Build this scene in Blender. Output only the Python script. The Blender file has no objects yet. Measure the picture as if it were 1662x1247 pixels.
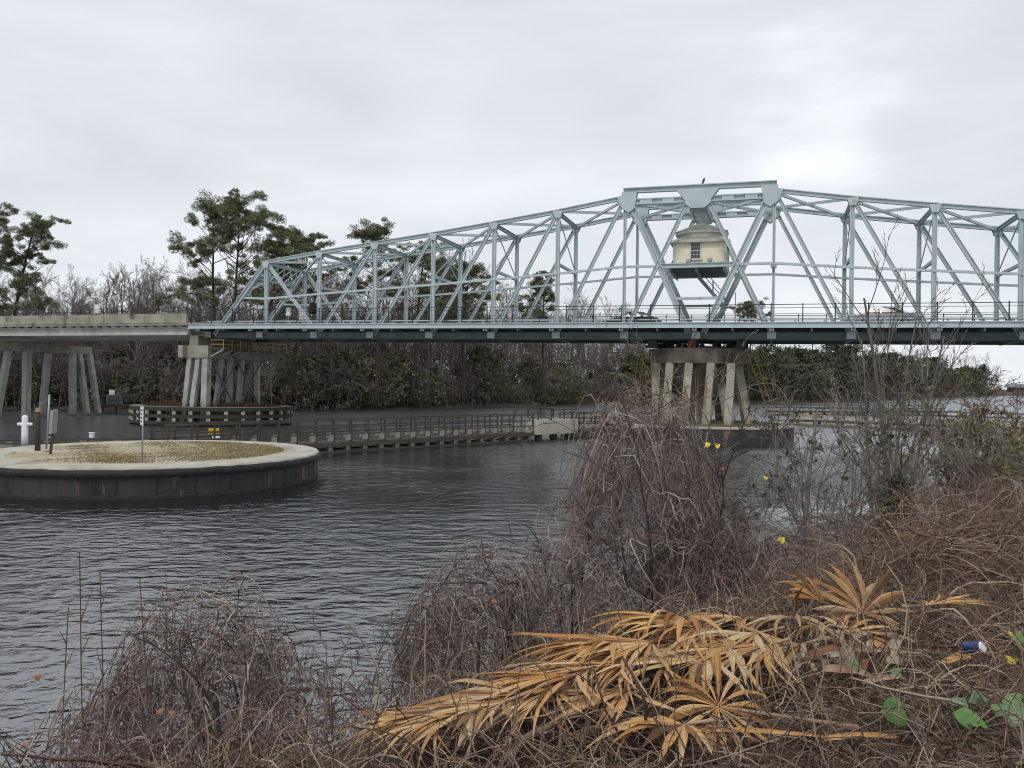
import bpy, math, random
import numpy as np
from mathutils import Vector, Matrix
random.seed(7); rng = np.random.default_rng(7)
scene = bpy.context.scene
COL = scene.collection
# ------------------------------------------------------------------ camera, sky, sun, exposure
H = 4.25                                    # eye height above the water
F_PX, PITCH, ROLL = 1345.0, -0.002, 0.013   # in pixels of the 1662 wide photograph
cam_d = bpy.data.cameras.new("camera"); cam = bpy.data.objects.new("camera", cam_d); COL.objects.link(cam)
cam_d.sensor_width = 36.0; cam_d.lens = 36.0*F_PX/1662.0; cam_d.clip_start = 0.05; cam_d.clip_end = 6000
cp, sp, cr, sr = math.cos(PITCH), math.sin(PITCH), math.cos(ROLL), math.sin(ROLL)
Fw = Vector((0, cp, sp)); R0 = Vector((1, 0, 0)); U0 = Vector((0, -sp, cp))
rv = R0*cr + U0*sr; uv = -R0*sr + U0*cr
m = Matrix((rv, uv, -Fw)).transposed().to_4x4(); m.translation = (0, 0, H)
cam.matrix_world = m
scene.camera = cam

SUN_EL, SUN_AZ = math.radians(52), math.radians(200)
w = bpy.data.worlds.new("World"); scene.world = w; w.use_nodes = True
nt = w.node_tree; nt.nodes.clear()
def N(tree, typ, **kw):
    n = tree.nodes.new(typ)
    for k, v in kw.items(): setattr(n, k, v)
    return n
out = N(nt, 'ShaderNodeOutputWorld')
bg_sky = N(nt, 'ShaderNodeBackground'); bg_cl = N(nt, 'ShaderNodeBackground'); mixs = N(nt, 'ShaderNodeMixShader')
sky = N(nt, 'ShaderNodeTexSky', sky_type='NISHITA', sun_disc=False)
sky.sun_elevation = SUN_EL; sky.sun_rotation = SUN_AZ
bg_sky.inputs[1].default_value = 0.08
nt.links.new(sky.outputs[0], bg_sky.inputs[0])
tc = N(nt, 'ShaderNodeTexCoord')
mp = N(nt, 'ShaderNodeMapping'); mp.inputs['Scale'].default_value = (1.0, 1.0, 3.2)
nt.links.new(tc.outputs['Generated'], mp.inputs[0])
nz = N(nt, 'ShaderNodeTexNoise'); nz.inputs['Scale'].default_value = 2.3; nz.inputs['Detail'].default_value = 7; nz.inputs['Roughness'].default_value = 0.5; nz.inputs['Distortion'].default_value = 0.3
nt.links.new(mp.outputs[0], nz.inputs[0])
rp = N(nt, 'ShaderNodeValToRGB')
e = rp.color_ramp.elements; e[0].position = 0.30; e[0].color = (0.50, 0.525, 0.56, 1); e[1].position = 0.70; e[1].color = (0.69, 0.715, 0.75, 1)
nt.links.new(nz.outputs[0], rp.inputs[0])
# thin bright patch of the cloud deck where the sun sits behind it
def dirvec(x, y):
    u, v = x-831, y-623.5
    a = (u*cr+v*sr)/F_PX; b = (-u*sr+v*cr)/F_PX
    return Vector((a, cp+b*sp, sp-b*cp))
bd = dirvec(1325, 165).normalized()
dt = N(nt, 'ShaderNodeVectorMath', operation='DOT_PRODUCT'); nt.links.new(tc.outputs['Generated'], dt.inputs[0]); dt.inputs[1].default_value = bd
nz2 = N(nt, 'ShaderNodeTexNoise'); nz2.inputs['Scale'].default_value = 6; nz2.inputs['Detail'].default_value = 4
nt.links.new(mp.outputs[0], nz2.inputs[0])
ad = N(nt, 'ShaderNodeMath', operation='MULTIPLY_ADD'); nt.links.new(nz2.outputs[0], ad.inputs[0]); ad.inputs[1].default_value = 0.03; nt.links.new(dt.outputs['Value'], ad.inputs[2])
mr = N(nt, 'ShaderNodeMapRange', interpolation_type='SMOOTHSTEP')
mr.inputs['From Min'].default_value = 1.0085; mr.inputs['From Max'].default_value = 1.0215; mr.inputs['To Max'].default_value = 0.15
nt.links.new(ad.outputs[0], mr.inputs['Value'])
sep = N(nt, 'ShaderNodeSeparateXYZ'); nt.links.new(tc.outputs['Generated'], sep.inputs[0])
hz = N(nt, 'ShaderNodeMapRange'); hz.inputs['From Min'].default_value = 0.0; hz.inputs['From Max'].default_value = 0.30; hz.inputs['To Min'].default_value = 0.07; hz.inputs['To Max'].default_value = 0.0
nt.links.new(sep.outputs['Z'], hz.inputs['Value'])
s1 = N(nt, 'ShaderNodeMath', operation='ADD'); nt.links.new(mr.outputs[0], s1.inputs[0]); nt.links.new(hz.outputs[0], s1.inputs[1])
addc = N(nt, 'ShaderNodeVectorMath', operation='ADD'); nt.links.new(rp.outputs[0], addc.inputs[0]); nt.links.new(s1.outputs[0], addc.inputs[1])
nt.links.new(addc.outputs[0], bg_cl.inputs[0]); bg_cl.inputs[1].default_value = 0.98
mixs.inputs[0].default_value = 0.94
nt.links.new(bg_sky.outputs[0], mixs.inputs[1]); nt.links.new(bg_cl.outputs[0], mixs.inputs[2]); nt.links.new(mixs.outputs[0], out.inputs[0])

sl = bpy.data.lights.new("sun", 'SUN'); sl.energy = 1.1; sl.angle = math.radians(18); sl.color = (1, 0.96, 0.9)
so = bpy.data.objects.new("sun", sl); COL.objects.link(so)
sd = Vector((math.sin(SUN_AZ)*math.cos(SUN_EL), math.cos(SUN_AZ)*math.cos(SUN_EL), math.sin(SUN_EL)))
so.rotation_euler = (-sd).to_track_quat('-Z', 'Y').to_euler(); so.location = (0, -40, 60)
scene.view_settings.view_transform = 'Standard'; scene.view_settings.look = 'None'
scene.view_settings.exposure = 0.42; scene.view_settings.gamma = 1.0
try: scene.cycles.filter_width = 1.05; scene.cycles.max_bounces = 6; scene.cycles.transparent_max_bounces = 4
except Exception: pass

# ------------------------------------------------------------------ helpers
def at(x, y, D=None, z=None):
    """world point on the ray through photo pixel (x, y), at depth D or height z"""
    d = dirvec(x, y)
    t = D/d.y if D is not None else (z-H)/d.z
    p = d*t; p.z += H
    return p

def mat(name, c1, c2=None, rough=0.75, scale=3.0, island=None, bump=0.0, bscale=None, metal=0.0, detail=6, stretch=(1, 1, 1), spec=0.4, streak=None, trans=0.0, objvar=None):
    """procedural principled material: noise between c1 and c2; island = list of colours picked per loose piece"""
    M = bpy.data.materials.new(name); M.use_nodes = True
    t = M.node_tree; b = t.nodes['Principled BSDF']
    b.inputs['Roughness'].default_value = rough; b.inputs['Metallic'].default_value = metal
    b.inputs['Specular IOR Level'].default_value = spec
    co = N(t, 'ShaderNodeTexCoord'); mpn = N(t, 'ShaderNodeMapping'); mpn.inputs['Scale'].default_value = stretch
    t.links.new(co.outputs['Object'], mpn.inputs[0])
    n = N(t, 'ShaderNodeTexNoise'); n.inputs['Scale'].default_value = scale; n.inputs['Detail'].default_value = detail
    t.links.new(mpn.outputs[0], n.inputs[0])
    mx = N(t, 'ShaderNodeMix', data_type='RGBA')
    c2 = c2 or tuple(v*0.75 for v in c1)
    mr_ = N(t, 'ShaderNodeMapRange'); mr_.inputs['From Min'].default_value = 0.3; mr_.inputs['From Max'].default_value = 0.7
    t.links.new(n.outputs[0], mr_.inputs[0]); t.links.new(mr_.outputs[0], mx.inputs[0])
    mx.inputs[6].default_value = (*c1, 1); mx.inputs[7].default_value = (*c2, 1)
    last = mx.outputs[2]
    if island:
        g = N(t, 'ShaderNodeNewGeometry'); r = N(t, 'ShaderNodeValToRGB')
        el = r.color_ramp.elements
        while len(el) < len(island): el.new(0.5)
        for i, c in enumerate(island):
            el[i].position = i/max(1, len(island)-1); el[i].color = (*c, 1)
        t.links.new(g.outputs['Random Per Island'], r.inputs[0])
        m2 = N(t, 'ShaderNodeMix', data_type='RGBA', blend_type='MULTIPLY'); m2.inputs[0].default_value = 0.5
        t.links.new(r.outputs[0], m2.inputs[6])
        gs = N(t, 'ShaderNodeMix', data_type='RGBA'); gs.inputs[6].default_value = (1, 1, 1, 1); gs.inputs[7].default_value = (0.4, 0.4, 0.4, 1)
        t.links.new(mr_.outputs[0], gs.inputs[0]); t.links.new(gs.outputs[2], m2.inputs[7])
        last = m2.outputs[2]
    if objvar:   # each object its own tint
        oi = N(t, 'ShaderNodeObjectInfo'); ro_ = N(t, 'ShaderNodeValToRGB'); el = ro_.color_ramp.elements
        while len(el) < len(objvar): el.new(0.5)
        for i, c in enumerate(objvar): el[i].position = i/(len(objvar)-1); el[i].color = (*c, 1)
        t.links.new(oi.outputs['Random'], ro_.inputs[0])
        m4 = N(t, 'ShaderNodeMix', data_type='RGBA', blend_type='MULTIPLY'); m4.inputs[0].default_value = 1
        t.links.new(last, m4.inputs[6]); t.links.new(ro_.outputs[0], m4.inputs[7]); last = m4.outputs[2]
    if streak:   # (colour, scale xyz, threshold): vertical stains with a shape of their own
        sc_, th = streak[1], streak[2]
        mps = N(t, 'ShaderNodeMapping'); mps.inputs['Scale'].default_value = sc_
        t.links.new(co.outputs['Object'], mps.inputs[0])
        ns = N(t, 'ShaderNodeTexNoise'); ns.inputs['Scale'].default_value = 1.0; ns.inputs['Detail'].default_value = 4
        t.links.new(mps.outputs[0], ns.inputs[0])
        rs = N(t, 'ShaderNodeMapRange'); rs.inputs['From Min'].default_value = th; rs.inputs['From Max'].default_value = th+0.1
        t.links.new(ns.outputs[0], rs.inputs[0])
        m3 = N(t, 'ShaderNodeMix', data_type='RGBA'); m3.inputs[7].default_value = (*streak[0], 1)
        t.links.new(rs.outputs[0], m3.inputs[0]); t.links.new(last, m3.inputs[6]); last = m3.outputs[2]
    t.links.new(last, b.inputs['Base Color'])
    if bump:
        bn = N(t, 'ShaderNodeBump'); bn.inputs['Strength'].default_value = bump; bn.inputs['Distance'].default_value = 0.02
        n3 = N(t, 'ShaderNodeTexNoise'); n3.inputs['Scale'].default_value = bscale or scale*5; n3.inputs['Detail'].default_value = 6
        t.links.new(mpn.outputs[0], n3.inputs[0]); t.links.new(n3.outputs[0], bn.inputs['Height']); t.links.new(bn.outputs[0], b.inputs['Normal'])
    if trans:
        b.inputs['Transmission Weight'].default_value = 0.0
    return M

class MB:
    def __init__(s): s.v = []; s.f = []
    def add(s, vs, fs):
        o = len(s.v); s.v += [tuple(p) for p in vs]; s.f += [tuple(i+o for i in q) for q in fs]
    def frame(s, c, ax, ay, az):   # box with half-axis vectors
        c = Vector(c); V = []
        for dz in (-1, 1):
            for dx, dy in ((-1, -1), (1, -1), (1, 1), (-1, 1)): V.append(c+ax*dx+ay*dy+az*dz)
        s.add(V, [(3, 2, 1, 0), (4, 5, 6, 7), (0, 1, 5, 4), (1, 2, 6, 5), (2, 3, 7, 6), (3, 0, 4, 7)])
    def box(s, x0, x1, y0, y1, z0, z1):
        s.frame(((x0+x1)/2, (y0+y1)/2, (z0+z1)/2), Vector(((x1-x0)/2, 0, 0)), Vector((0, (y1-y0)/2, 0)), Vector((0, 0, (z1-z0)/2)))
    def beam(s, p0, p1, wy, wz, side=(0, 1, 0)):
        p0, p1 = Vector(p0), Vector(p1); a = (p1-p0); L = a.length
        if L < 1e-6: return
        a /= L; sd_ = Vector(side); sd_ = sd_-a*sd_.dot(a)
        if sd_.length < 1e-4: sd_ = Vector((1, 0, 0))-a*a.x
        sd_.normalize(); th = a.cross(sd_)
        s.frame((p0+p1)/2, a*(L/2), sd_*(wy/2), th*(wz/2))
    def ibeam(s, p0, p1, wy, wz, t=0.05, side=(0, 1, 0)):
        """flanges across the side direction, web between, lying in the member's plane"""
        p0, p1 = Vector(p0), Vector(p1); a = (p1-p0).normalized(); sd_ = Vector(side); sd_ = (sd_-a*sd_.dot(a)).normalized(); th = a.cross(sd_)
        s.beam(p0, p1, t, wz-2*t, side)
        for k in (-1, 1):
            o = th*(k*(wz-t)/2); s.beam(p0+o, p1+o, wy, t, side)
    def tube(s, pts, rad, n=8, cap=True):
        pts = [Vector(p) for p in pts]; K = len(pts)
        rad = rad if hasattr(rad, '__len__') else [rad]*K
        o = len(s.v); prev = None
        for i, p in enumerate(pts):
            a = (pts[min(i+1, K-1)]-pts[max(i-1, 0)])
            if a.length < 1e-9: a = Vector((0, 0, 1))
            a.normalize()
            if prev is None: prev = Vector((1, 0, 0)) if abs(a.x) < 0.9 else Vector((0, 1, 0))
            u = (prev-a*prev.dot(a)).normalized(); v = a.cross(u); prev = u
            for k in range(n):
                t = 2*math.pi*k/n; s.v.append(tuple(p+(u*math.cos(t)+v*math.sin(t))*rad[i]))
        for i in range(K-1):
            for k in range(n):
                k2 = (k+1) % n; s.f.append((o+i*n+k, o+i*n+k2, o+(i+1)*n+k2, o+(i+1)*n+k))
        if cap:
            s.f.append(tuple(o+k for k in reversed(range(n)))); s.f.append(tuple(o+(K-1)*n+k for k in range(n)))
    def lathe(s, prof, c=(0, 0, 0), n=32):
        o = len(s.v)
        for r, z in prof:
            for k in range(n):
                t = 2*math.pi*k/n; s.v.append((c[0]+r*math.cos(t), c[1]+r*math.sin(t), c[2]+z))
        for i in range(len(prof)-1):
            for k in range(n):
                k2 = (k+1) % n; s.f.append((o+i*n+k, o+i*n+k2, o+(i+1)*n+k2, o+(i+1)*n+k))
        s.f.append(tuple(o+k for k in reversed(range(n)))); s.f.append(tuple(o+(len(prof)-1)*n+k for k in range(n)))
    def prism(s, poly, z0, z1):
        n = len(poly)
        s.add([(x, y, z0) for x, y in poly]+[(x, y, z1) for x, y in poly],
              [tuple(reversed(range(n))), tuple(range(n, 2*n))]+[(i, (i+1) % n, n+(i+1) % n, n+i) for i in range(n)])
    def prism_y(s, poly, y0, y1):   # polygon in x, z
        n = len(poly)
        s.add([(x, y0, z) for x, z in poly]+[(x, y1, z) for x, z in poly],
              [tuple(range(n)), tuple(reversed(range(n, 2*n)))]+[(i, n+i, n+(i+1) % n, (i+1) % n) for i in range(n)])
    def build(s, name, m, parent=None, smooth=False):
        me = bpy.data.meshes.new(name); me.from_pydata(s.v, [], s.f); me.update()
        if smooth:
            for p in me.polygons: p.use_smooth = True
        return link(name, me, m, parent)

def link(name, me, m, parent=None):
    o = bpy.data.objects.new(name, me); COL.objects.link(o)
    if m and not me.materials: me.materials.append(m)
    if parent: o.parent = parent
    return o

def np_mesh(name, V, Q, m, parent=None, smooth=False):
    """fast mesh from numpy arrays; Q is (F,3) or (F,4)"""
    V = np.asarray(V, dtype=np.float32).reshape(-1, 3); Q = np.asarray(Q, dtype=np.int32)
    me = bpy.data.meshes.new(name); k = Q.shape[1]
    me.vertices.add(len(V)); me.vertices.foreach_set('co', V.ravel())
    me.loops.add(Q.size); me.loops.foreach_set('vertex_index', Q.ravel())
    me.polygons.add(len(Q)); me.polygons.foreach_set('loop_start', np.arange(0, Q.size, k, dtype=np.int32)); me.polygons.foreach_set('loop_total', np.full(len(Q), k, dtype=np.int32))
    if smooth: me.polygons.foreach_set('use_smooth', np.ones(len(Q), dtype=bool))
    me.update(calc_edges=True)
    return link(name, me, m, parent)

def strands(P, R, n=3):
    """P (S,K,3) paths, R (S,K) radii -> verts, quads"""
    P = np.asarray(P, float); S, K, _ = P.shape
    T = np.empty_like(P); T[:, 1:-1] = P[:, 2:]-P[:, :-2]; T[:, 0] = P[:, 1]-P[:, 0]; T[:, -1] = P[:, -1]-P[:, -2]
    T /= np.linalg.norm(T, axis=2, keepdims=True)+1e-9
    ref = np.where(np.abs(T[..., 2:3]) < 0.8, np.array([0, 0, 1.0]), np.array([1.0, 0, 0]))
    U = np.cross(T, ref); U /= np.linalg.norm(U, axis=2, keepdims=True)+1e-9
    W = np.cross(T, U); V = np.empty((S, K, n, 3))
    for k in range(n):
        a = 2*math.pi*k/n; V[:, :, k] = P+(U*math.cos(a)+W*math.sin(a))*R[..., None]
    idx = np.arange(S*K*n).reshape(S, K, n); nx = np.roll(idx, -1, axis=2)
    Q = np.stack([idx[:, :-1], nx[:, :-1], nx[:, 1:], idx[:, 1:]], -1).reshape(-1, 4)
    return V.reshape(-1, 3), Q

def tag(o, label=None, cat=None, group=None, kind=None):
    if label: o['label'] = label
    if cat: o['category'] = cat
    if group: o['group'] = group
    if kind: o['kind'] = kind
    return o
def thing(name, loc, label, cat, group=None, rz=0.0):
    o = bpy.data.objects.new(name, None); COL.objects.link(o); o.location = loc; o.rotation_euler = (0, 0, rz)
    o.empty_display_size = 0.3
    return tag(o, label, cat, group)
def dup(root, loc, rz=0.0, sc=1.0, label=None):
    r = root.copy(); COL.objects.link(r); r.location = loc; r.rotation_euler = (0, 0, rz); r.scale = (sc, sc, sc) if not hasattr(sc, '__len__') else sc
    if label: r['label'] = label
    for c in list(root.children):
        d = c.copy(); COL.objects.link(d); d.parent = r
        for g in list(c.children):
            k = g.copy(); COL.objects.link(k); k.parent = d
    return r

# ------------------------------------------------------------------ materials
M_steel = mat('painted_steel', (0.455, 0.54, 0.555), (0.37, 0.44, 0.453), rough=0.5, scale=0.9, bump=0.1, streak=((0.25, 0.20, 0.155), (1.6, 1.6, 0.8), 0.665))
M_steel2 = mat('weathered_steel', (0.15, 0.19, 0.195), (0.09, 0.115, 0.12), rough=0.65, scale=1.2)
M_darkrail = mat('black_rail_paint', (0.022, 0.024, 0.026), rough=0.5)
M_conc = mat('old_concrete', (0.34, 0.32, 0.262), (0.19, 0.178, 0.145), rough=0.9, scale=0.9, bump=0.25, streak=((0.075, 0.068, 0.056), (0.7, 0.7, 0.6), 0.575))
M_conc_l = mat('pale_concrete', (0.42, 0.43, 0.405), (0.28, 0.285, 0.268), rough=0.9, scale=0.6, bump=0.2, streak=((0.20, 0.19, 0.17), (0.4, 0.4, 1.6), 0.60))
M_conc_d = mat('stained_concrete', (0.17, 0.15, 0.12), (0.030, 0.028, 0.024), rough=0.9, scale=0.8, bump=0.3)
M_rest = mat('rest_pile_concrete', (0.40, 0.41, 0.39), (0.24, 0.24, 0.225), rough=0.9, scale=1.2, bump=0.2, streak=((0.15, 0.14, 0.12), (1.4, 1.4, 0.5), 0.60))
M_pile = mat('pile_concrete', (0.40, 0.375, 0.30), (0.24, 0.22, 0.17), rough=0.9, scale=0.7, bump=0.2, streak=((0.16, 0.12, 0.075), (1.0, 1.0, 0.26), 0.50))
M_coping = mat('coping_concrete', (0.47, 0.45, 0.385), (0.33, 0.31, 0.26), rough=0.9, scale=0.8, bump=0.3, streak=((0.25, 0.235, 0.20), (0.7, 0.35, 1), 0.57))
M_sheet = mat('sheet_pile_steel', (0.040, 0.040, 0.041), (0.015, 0.015, 0.017), rough=0.75, scale=1.1, bump=0.4, stretch=(1, 1, .45), streak=((0.15, 0.10, 0.07), (2.6, 2.6, 0.5), 0.60))
M_rubber = mat('black_rubber', (0.008, 0.008, 0.009), (0.026, 0.025, 0.024), rough=0.75, scale=3.5, bump=0.6)
M_timber = mat('dark_timber', (0.085, 0.074, 0.060), (0.040, 0.034, 0.028), rough=0.85, scale=2.5, stretch=(0.3, 0.3, 3))
M_green = mat('green_timber', (0.030, 0.046, 0.034), (0.018, 0.026, 0.020), rough=0.8, scale=1.5)
M_block = mat('spacer_block', (0.33, 0.31, 0.26), (0.20, 0.185, 0.15), rough=0.9, scale=2.5)
M_yellow = mat('yellow_paint', (0.38, 0.29, 0.06), (0.25, 0.19, 0.045), rough=0.6, scale=2.0)
M_yellow_old = mat('faded_yellow_paint', (0.42, 0.36, 0.17), (0.28, 0.24, 0.12), rough=0.7, scale=2.0)
M_sign_y = mat('yellow_sign_sheet', (0.70, 0.40, 0.02), rough=0.5)
M_white = mat('white_paint', (0.75, 0.77, 0.80), (0.66, 0.68, 0.71), rough=0.5, scale=3)
M_siding = mat('cream_siding', (0.80, 0.75, 0.58), (0.74, 0.69, 0.52), rough=0.7, scale=1.0)
M_trim = mat('white_trim', (0.62, 0.62, 0.60), rough=0.6)
M_roof = mat('green_grey_roof', (0.50, 0.51, 0.44), (0.34, 0.35, 0.30), rough=0.7, scale=1.5)
M_glass = mat('dark_window_glass', (0.03, 0.035, 0.045), rough=0.08, spec=0.6)
M_asph = mat('deck_asphalt', (0.06, 0.06, 0.06), rough=0.9)
M_black = mat('matt_black', (0.01, 0.01, 0.011), rough=0.6)
M_galv = mat('galvanised_steel', (0.34, 0.36, 0.38), (0.27, 0.285, 0.30), rough=0.5, metal=0.3)
M_bark = mat('pine_bark', (0.055, 0.040, 0.034), (0.026, 0.020, 0.018), rough=0.95, scale=3)
M_needle = mat('pine_needles', (0.06, 0.08, 0.04), rough=0.7, scale=0.35, island=[(0.045, 0.058, 0.030), (0.10, 0.120, 0.055), (0.175, 0.195, 0.09), (0.28, 0.285, 0.15)])
M_bare = mat('bare_grey_bark', (0.22, 0.195, 0.18), (0.12, 0.105, 0.098), rough=0.95, scale=0.8)
M_bare_r = mat('bare_reddish_bark', (0.19, 0.135, 0.125), (0.12, 0.082, 0.078), rough=0.95, scale=0.8)
M_leaf_o = mat('olive_leaves', (0.04, 0.05, 0.02), rough=0.7, scale=0.5, island=[(0.055, 0.062, 0.026), (0.105, 0.116, 0.05), (0.16, 0.17, 0.08), (0.23, 0.23, 0.125)])
M_leaf_g = mat('dark_green_leaves', (0.03, 0.05, 0.02), rough=0.7, scale=0.5, island=[(0.030, 0.038, 0.020), (0.055, 0.068, 0.034), (0.085, 0.098, 0.050), (0.125, 0.135, 0.075)])
M_under = mat('dead_understory', (0.05, 0.045, 0.038), rough=0.95, scale=0.12, island=[(0.065, 0.06, 0.048), (0.125, 0.112, 0.095), (0.20, 0.175, 0.15), (0.10, 0.108, 0.062)])
M_vine = mat('dead_vine', (0.1, 0.08, 0.07), rough=0.9, scale=1.0, island=[(0.075, 0.048, 0.044), (0.20, 0.135, 0.125), (0.27, 0.195, 0.178), (0.40, 0.325, 0.29), (0.56, 0.49, 0.43)])
M_brush = mat('dead_brush', (0.1, 0.08, 0.07), rough=0.9, scale=0.8, island=[(0.06, 0.040, 0.032), (0.145, 0.092, 0.070), (0.22, 0.142, 0.108), (0.32, 0.235, 0.175), (0.50, 0.40, 0.30)])
M_straw = mat('straw_grass', (0.3, 0.22, 0.12), rough=0.9, scale=1, island=[(0.16, 0.11, 0.06), (0.30, 0.22, 0.12), (0.40, 0.32, 0.19)])
M_frond = mat('dry_palm_leaf', (0.5, 0.3, 0.1), rough=0.7, scale=9.0, bump=.5, bscale=90, objvar=[(1, .86, .70), (1, 1.03, 1.1), (.95, 1.1, 1.35), (.62, .60, .62), (1.1, 1.1, 1.05), (.85, .72, .55)], island=[(0.13, 0.065, 0.03), (0.34, 0.155, 0.05), (0.50, 0.255, 0.085), (0.62, 0.37, 0.15), (0.70, 0.50, 0.27), (0.40, 0.175, 0.06)])
M_petiole = mat('palm_stalk', (0.42, 0.30, 0.19), (0.26, 0.17, 0.11), rough=0.7, scale=4, stretch=(1, 1, 1))
M_boot = mat('palm_boot', (0.40, 0.32, 0.22), (0.22, 0.10, 0.06), rough=0.8, scale=16)
M_soil = mat('bank_soil', (0.045, 0.033, 0.025), (0.085, 0.060, 0.044), rough=1.0, scale=5, bump=0.6)
M_litter = mat('leaf_litter', (0.2, 0.1, 0.05), rough=0.85, scale=2, island=[(0.07, 0.04, 0.025), (0.14, 0.085, 0.05), (0.24, 0.15, 0.08), (0.09, 0.055, 0.04)])
M_ivy = mat('green_vine_leaf', (0.055, 0.15, 0.03), (0.12, 0.22, 0.055), rough=0.4, scale=28, bump=.3)
M_ivy2 = mat('bluish_vine_leaf', (0.08, 0.14, 0.075), (0.13, 0.19, 0.10), rough=0.5, scale=12)
M_yleaf = mat('yellow_leaf', (0.62, 0.50, 0.05), (0.50, 0.36, 0.04), rough=0.6, scale=10)
M_oleaf = mat('orange_leaf', (0.30, 0.125, 0.045), (0.17, 0.07, 0.03), rough=0.6, scale=10)
M_wood = mat('grey_stick', (0.22, 0.165, 0.12), (0.12, 0.09, 0.07), rough=0.9, scale=8)
M_rbark = mat('red_brown_bark', (0.16, 0.075, 0.05), (0.08, 0.045, 0.035), rough=0.9, scale=5)
M_pbark = mat('pale_bark', (0.30, 0.27, 0.23), (0.17, 0.15, 0.13), rough=0.9, scale=6)
M_grass_dry = mat('dry_turf', (0.40, 0.35, 0.24), (0.30, 0.26, 0.16), rough=1.0, scale=1.3, bump=0.5, bscale=14, streak=((0.46, 0.42, 0.36), (0.20, 0.35, 1), 0.50))
M_blade = mat('turf_blades', (0.3, 0.25, 0.1), rough=0.9, scale=0.7, island=[(0.20, 0.16, 0.07), (0.36, 0.28, 0.14), (0.42, 0.33, 0.18), (0.16, 0.19, 0.06)])
M_cgrass = mat('pier_grass', (0.07, 0.085, 0.03), (0.13, 0.11, 0.05), rough=1.0, scale=1.2, bump=0.5)

# ------------------------------------------------------------------ water
def water():
    M = bpy.data.materials.new('river_water'); M.use_nodes = True
    t = M.node_tree; b = t.nodes['Principled BSDF']
    b.inputs['Base Color'].default_value = (0.010, 0.012, 0.014, 1); b.inputs['Roughness'].default_value = 0.06
    b.inputs['IOR'].default_value = 3.7
    co = N(t, 'ShaderNodeTexCoord')
    sx = N(t, 'ShaderNodeSeparateXYZ'); t.links.new(co.outputs['Object'], sx.inputs[0])
    rg = N(t, 'ShaderNodeMapRange'); rg.inputs['From Min'].default_value = 16; rg.inputs['From Max'].default_value = 75; rg.inputs['To Min'].default_value = 0.05; rg.inputs['To Max'].default_value = 0.27
    t.links.new(sx.outputs['Y'], rg.inputs[0]); t.links.new(rg.outputs[0], b.inputs['Roughness'])
    def layer(scale, strx, rot, detail):
        mp_ = N(t, 'ShaderNodeMapping'); mp_.inputs['Scale'].default_value = (strx, 1, 1); mp_.inputs['Rotation'].default_value = (0, 0, rot)
        t.links.new(co.outputs['Object'], mp_.inputs[0])
        n = N(t, 'ShaderNodeTexNoise'); n.inputs['Scale'].default_value = scale; n.inputs['Detail'].default_value = detail; n.inputs['Roughness'].default_value = 0.55; n.inputs['Distortion'].default_value = 0.4
        t.links.new(mp_.outputs[0], n.inputs[0]); return n.outputs[0]
    a = layer(1.7, 0.60, -0.34, 2); c = layer(5.5, 0.70, -0.2, 3); d_ = layer(0.07, 0.6, -0.3, 2)
    m1 = N(t, 'ShaderNodeMath', operation='MULTIPLY_ADD'); t.links.new(c, m1.inputs[0]); m1.inputs[1].default_value = 0.30; t.links.new(a, m1.inputs[2])
    bm_ = N(t, 'ShaderNodeBump'); bm_.inputs['Distance'].default_value = 0.17
    st = N(t, 'ShaderNodeMapRange'); st.inputs['From Min'].default_value = 0.35; st.inputs['From Max'].default_value = 0.65; st.inputs['To Min'].default_value = 0.10; st.inputs['To Max'].default_value = 0.95
    t.links.new(d_, st.inputs[0]); t.links.new(st.outputs[0], bm_.inputs['Strength'])
    t.links.new(m1.outputs[0], bm_.inputs['Height']); t.links.new(bm_.outputs[0], b.inputs['Normal'])
    mb = MB(); mb.add([(-1500, -60, 0), (2500, -60, 0), (2500, 3500, 0), (-1500, 3500, 0)], [(0, 1, 2, 3)])
    tag(mb.build('water', M), kind='structure')
water()

# ------------------------------------------------------------------ near bank
EA = Vector((-0.55, 3.0)); EN = Vector((-0.69, 0.724)).normalized(); ET = Vector((0.724, 0.69)).normalized()
def vnoise(x, y, s=1.0, seed=0):
    x = np.asarray(x)*s; y = np.asarray(y)*s
    return (np.sin(x*1.7+seed)*np.cos(y*1.3-seed*2)+0.6*np.sin(x*3.1+y*2.3+seed*3)+0.35*np.sin(x*6.3-y*5.1+seed))/1.95
def bank_z(x, y):
    x = np.asarray(x, float); y = np.asarray(y, float)
    d = (x-EA.x)*EN.x+(y-EA.y)*EN.y; s = (x-EA.x)*ET.x+(y-EA.y)*ET.y
    wdt = np.interp(s, [2, 4, 7, 9.5], [1.35, 1.7, 3.2, 4.4])
    t = np.clip(d/wdt, 0, 1.6)
    z = 2.95-0.018*np.clip(s, 0, 14)-3.1*(t*t*(3-2*np.clip(t, 0, 1.5)) if False else np.where(t < 1, t**1.15, 1+(t-1)*0.8))
    z = z+0.06*vnoise(x, y, 1.2)+0.03*np.clip(-d, 0, 10)
    return np.where(t >= 1.6, -1.9, z)
def bz(x, y): return float(bank_z(x, y))
def near_bank():
    S = np.linspace(-14, 60, 190); Dd = np.linspace(-25, 9, 110)
    ss, dd = np.meshgrid(S, Dd, indexing='ij')
    x = EA.x+ET.x*ss+EN.x*dd; y = EA.y+ET.y*ss+EN.y*dd; z = bank_z(x, y)
    V = np.stack([x, y, z], -1).reshape(-1, 3); idx = np.arange(len(V)).reshape(ss.shape)
    Q = np.stack([idx[:-1, :-1], idx[1:, :-1], idx[1:, 1:], idx[:-1, 1:]], -1).reshape(-1, 4)
    tag(np_mesh('ground', V, Q[:, ::-1], M_soil, smooth=True), kind='structure')
near_bank()

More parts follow.
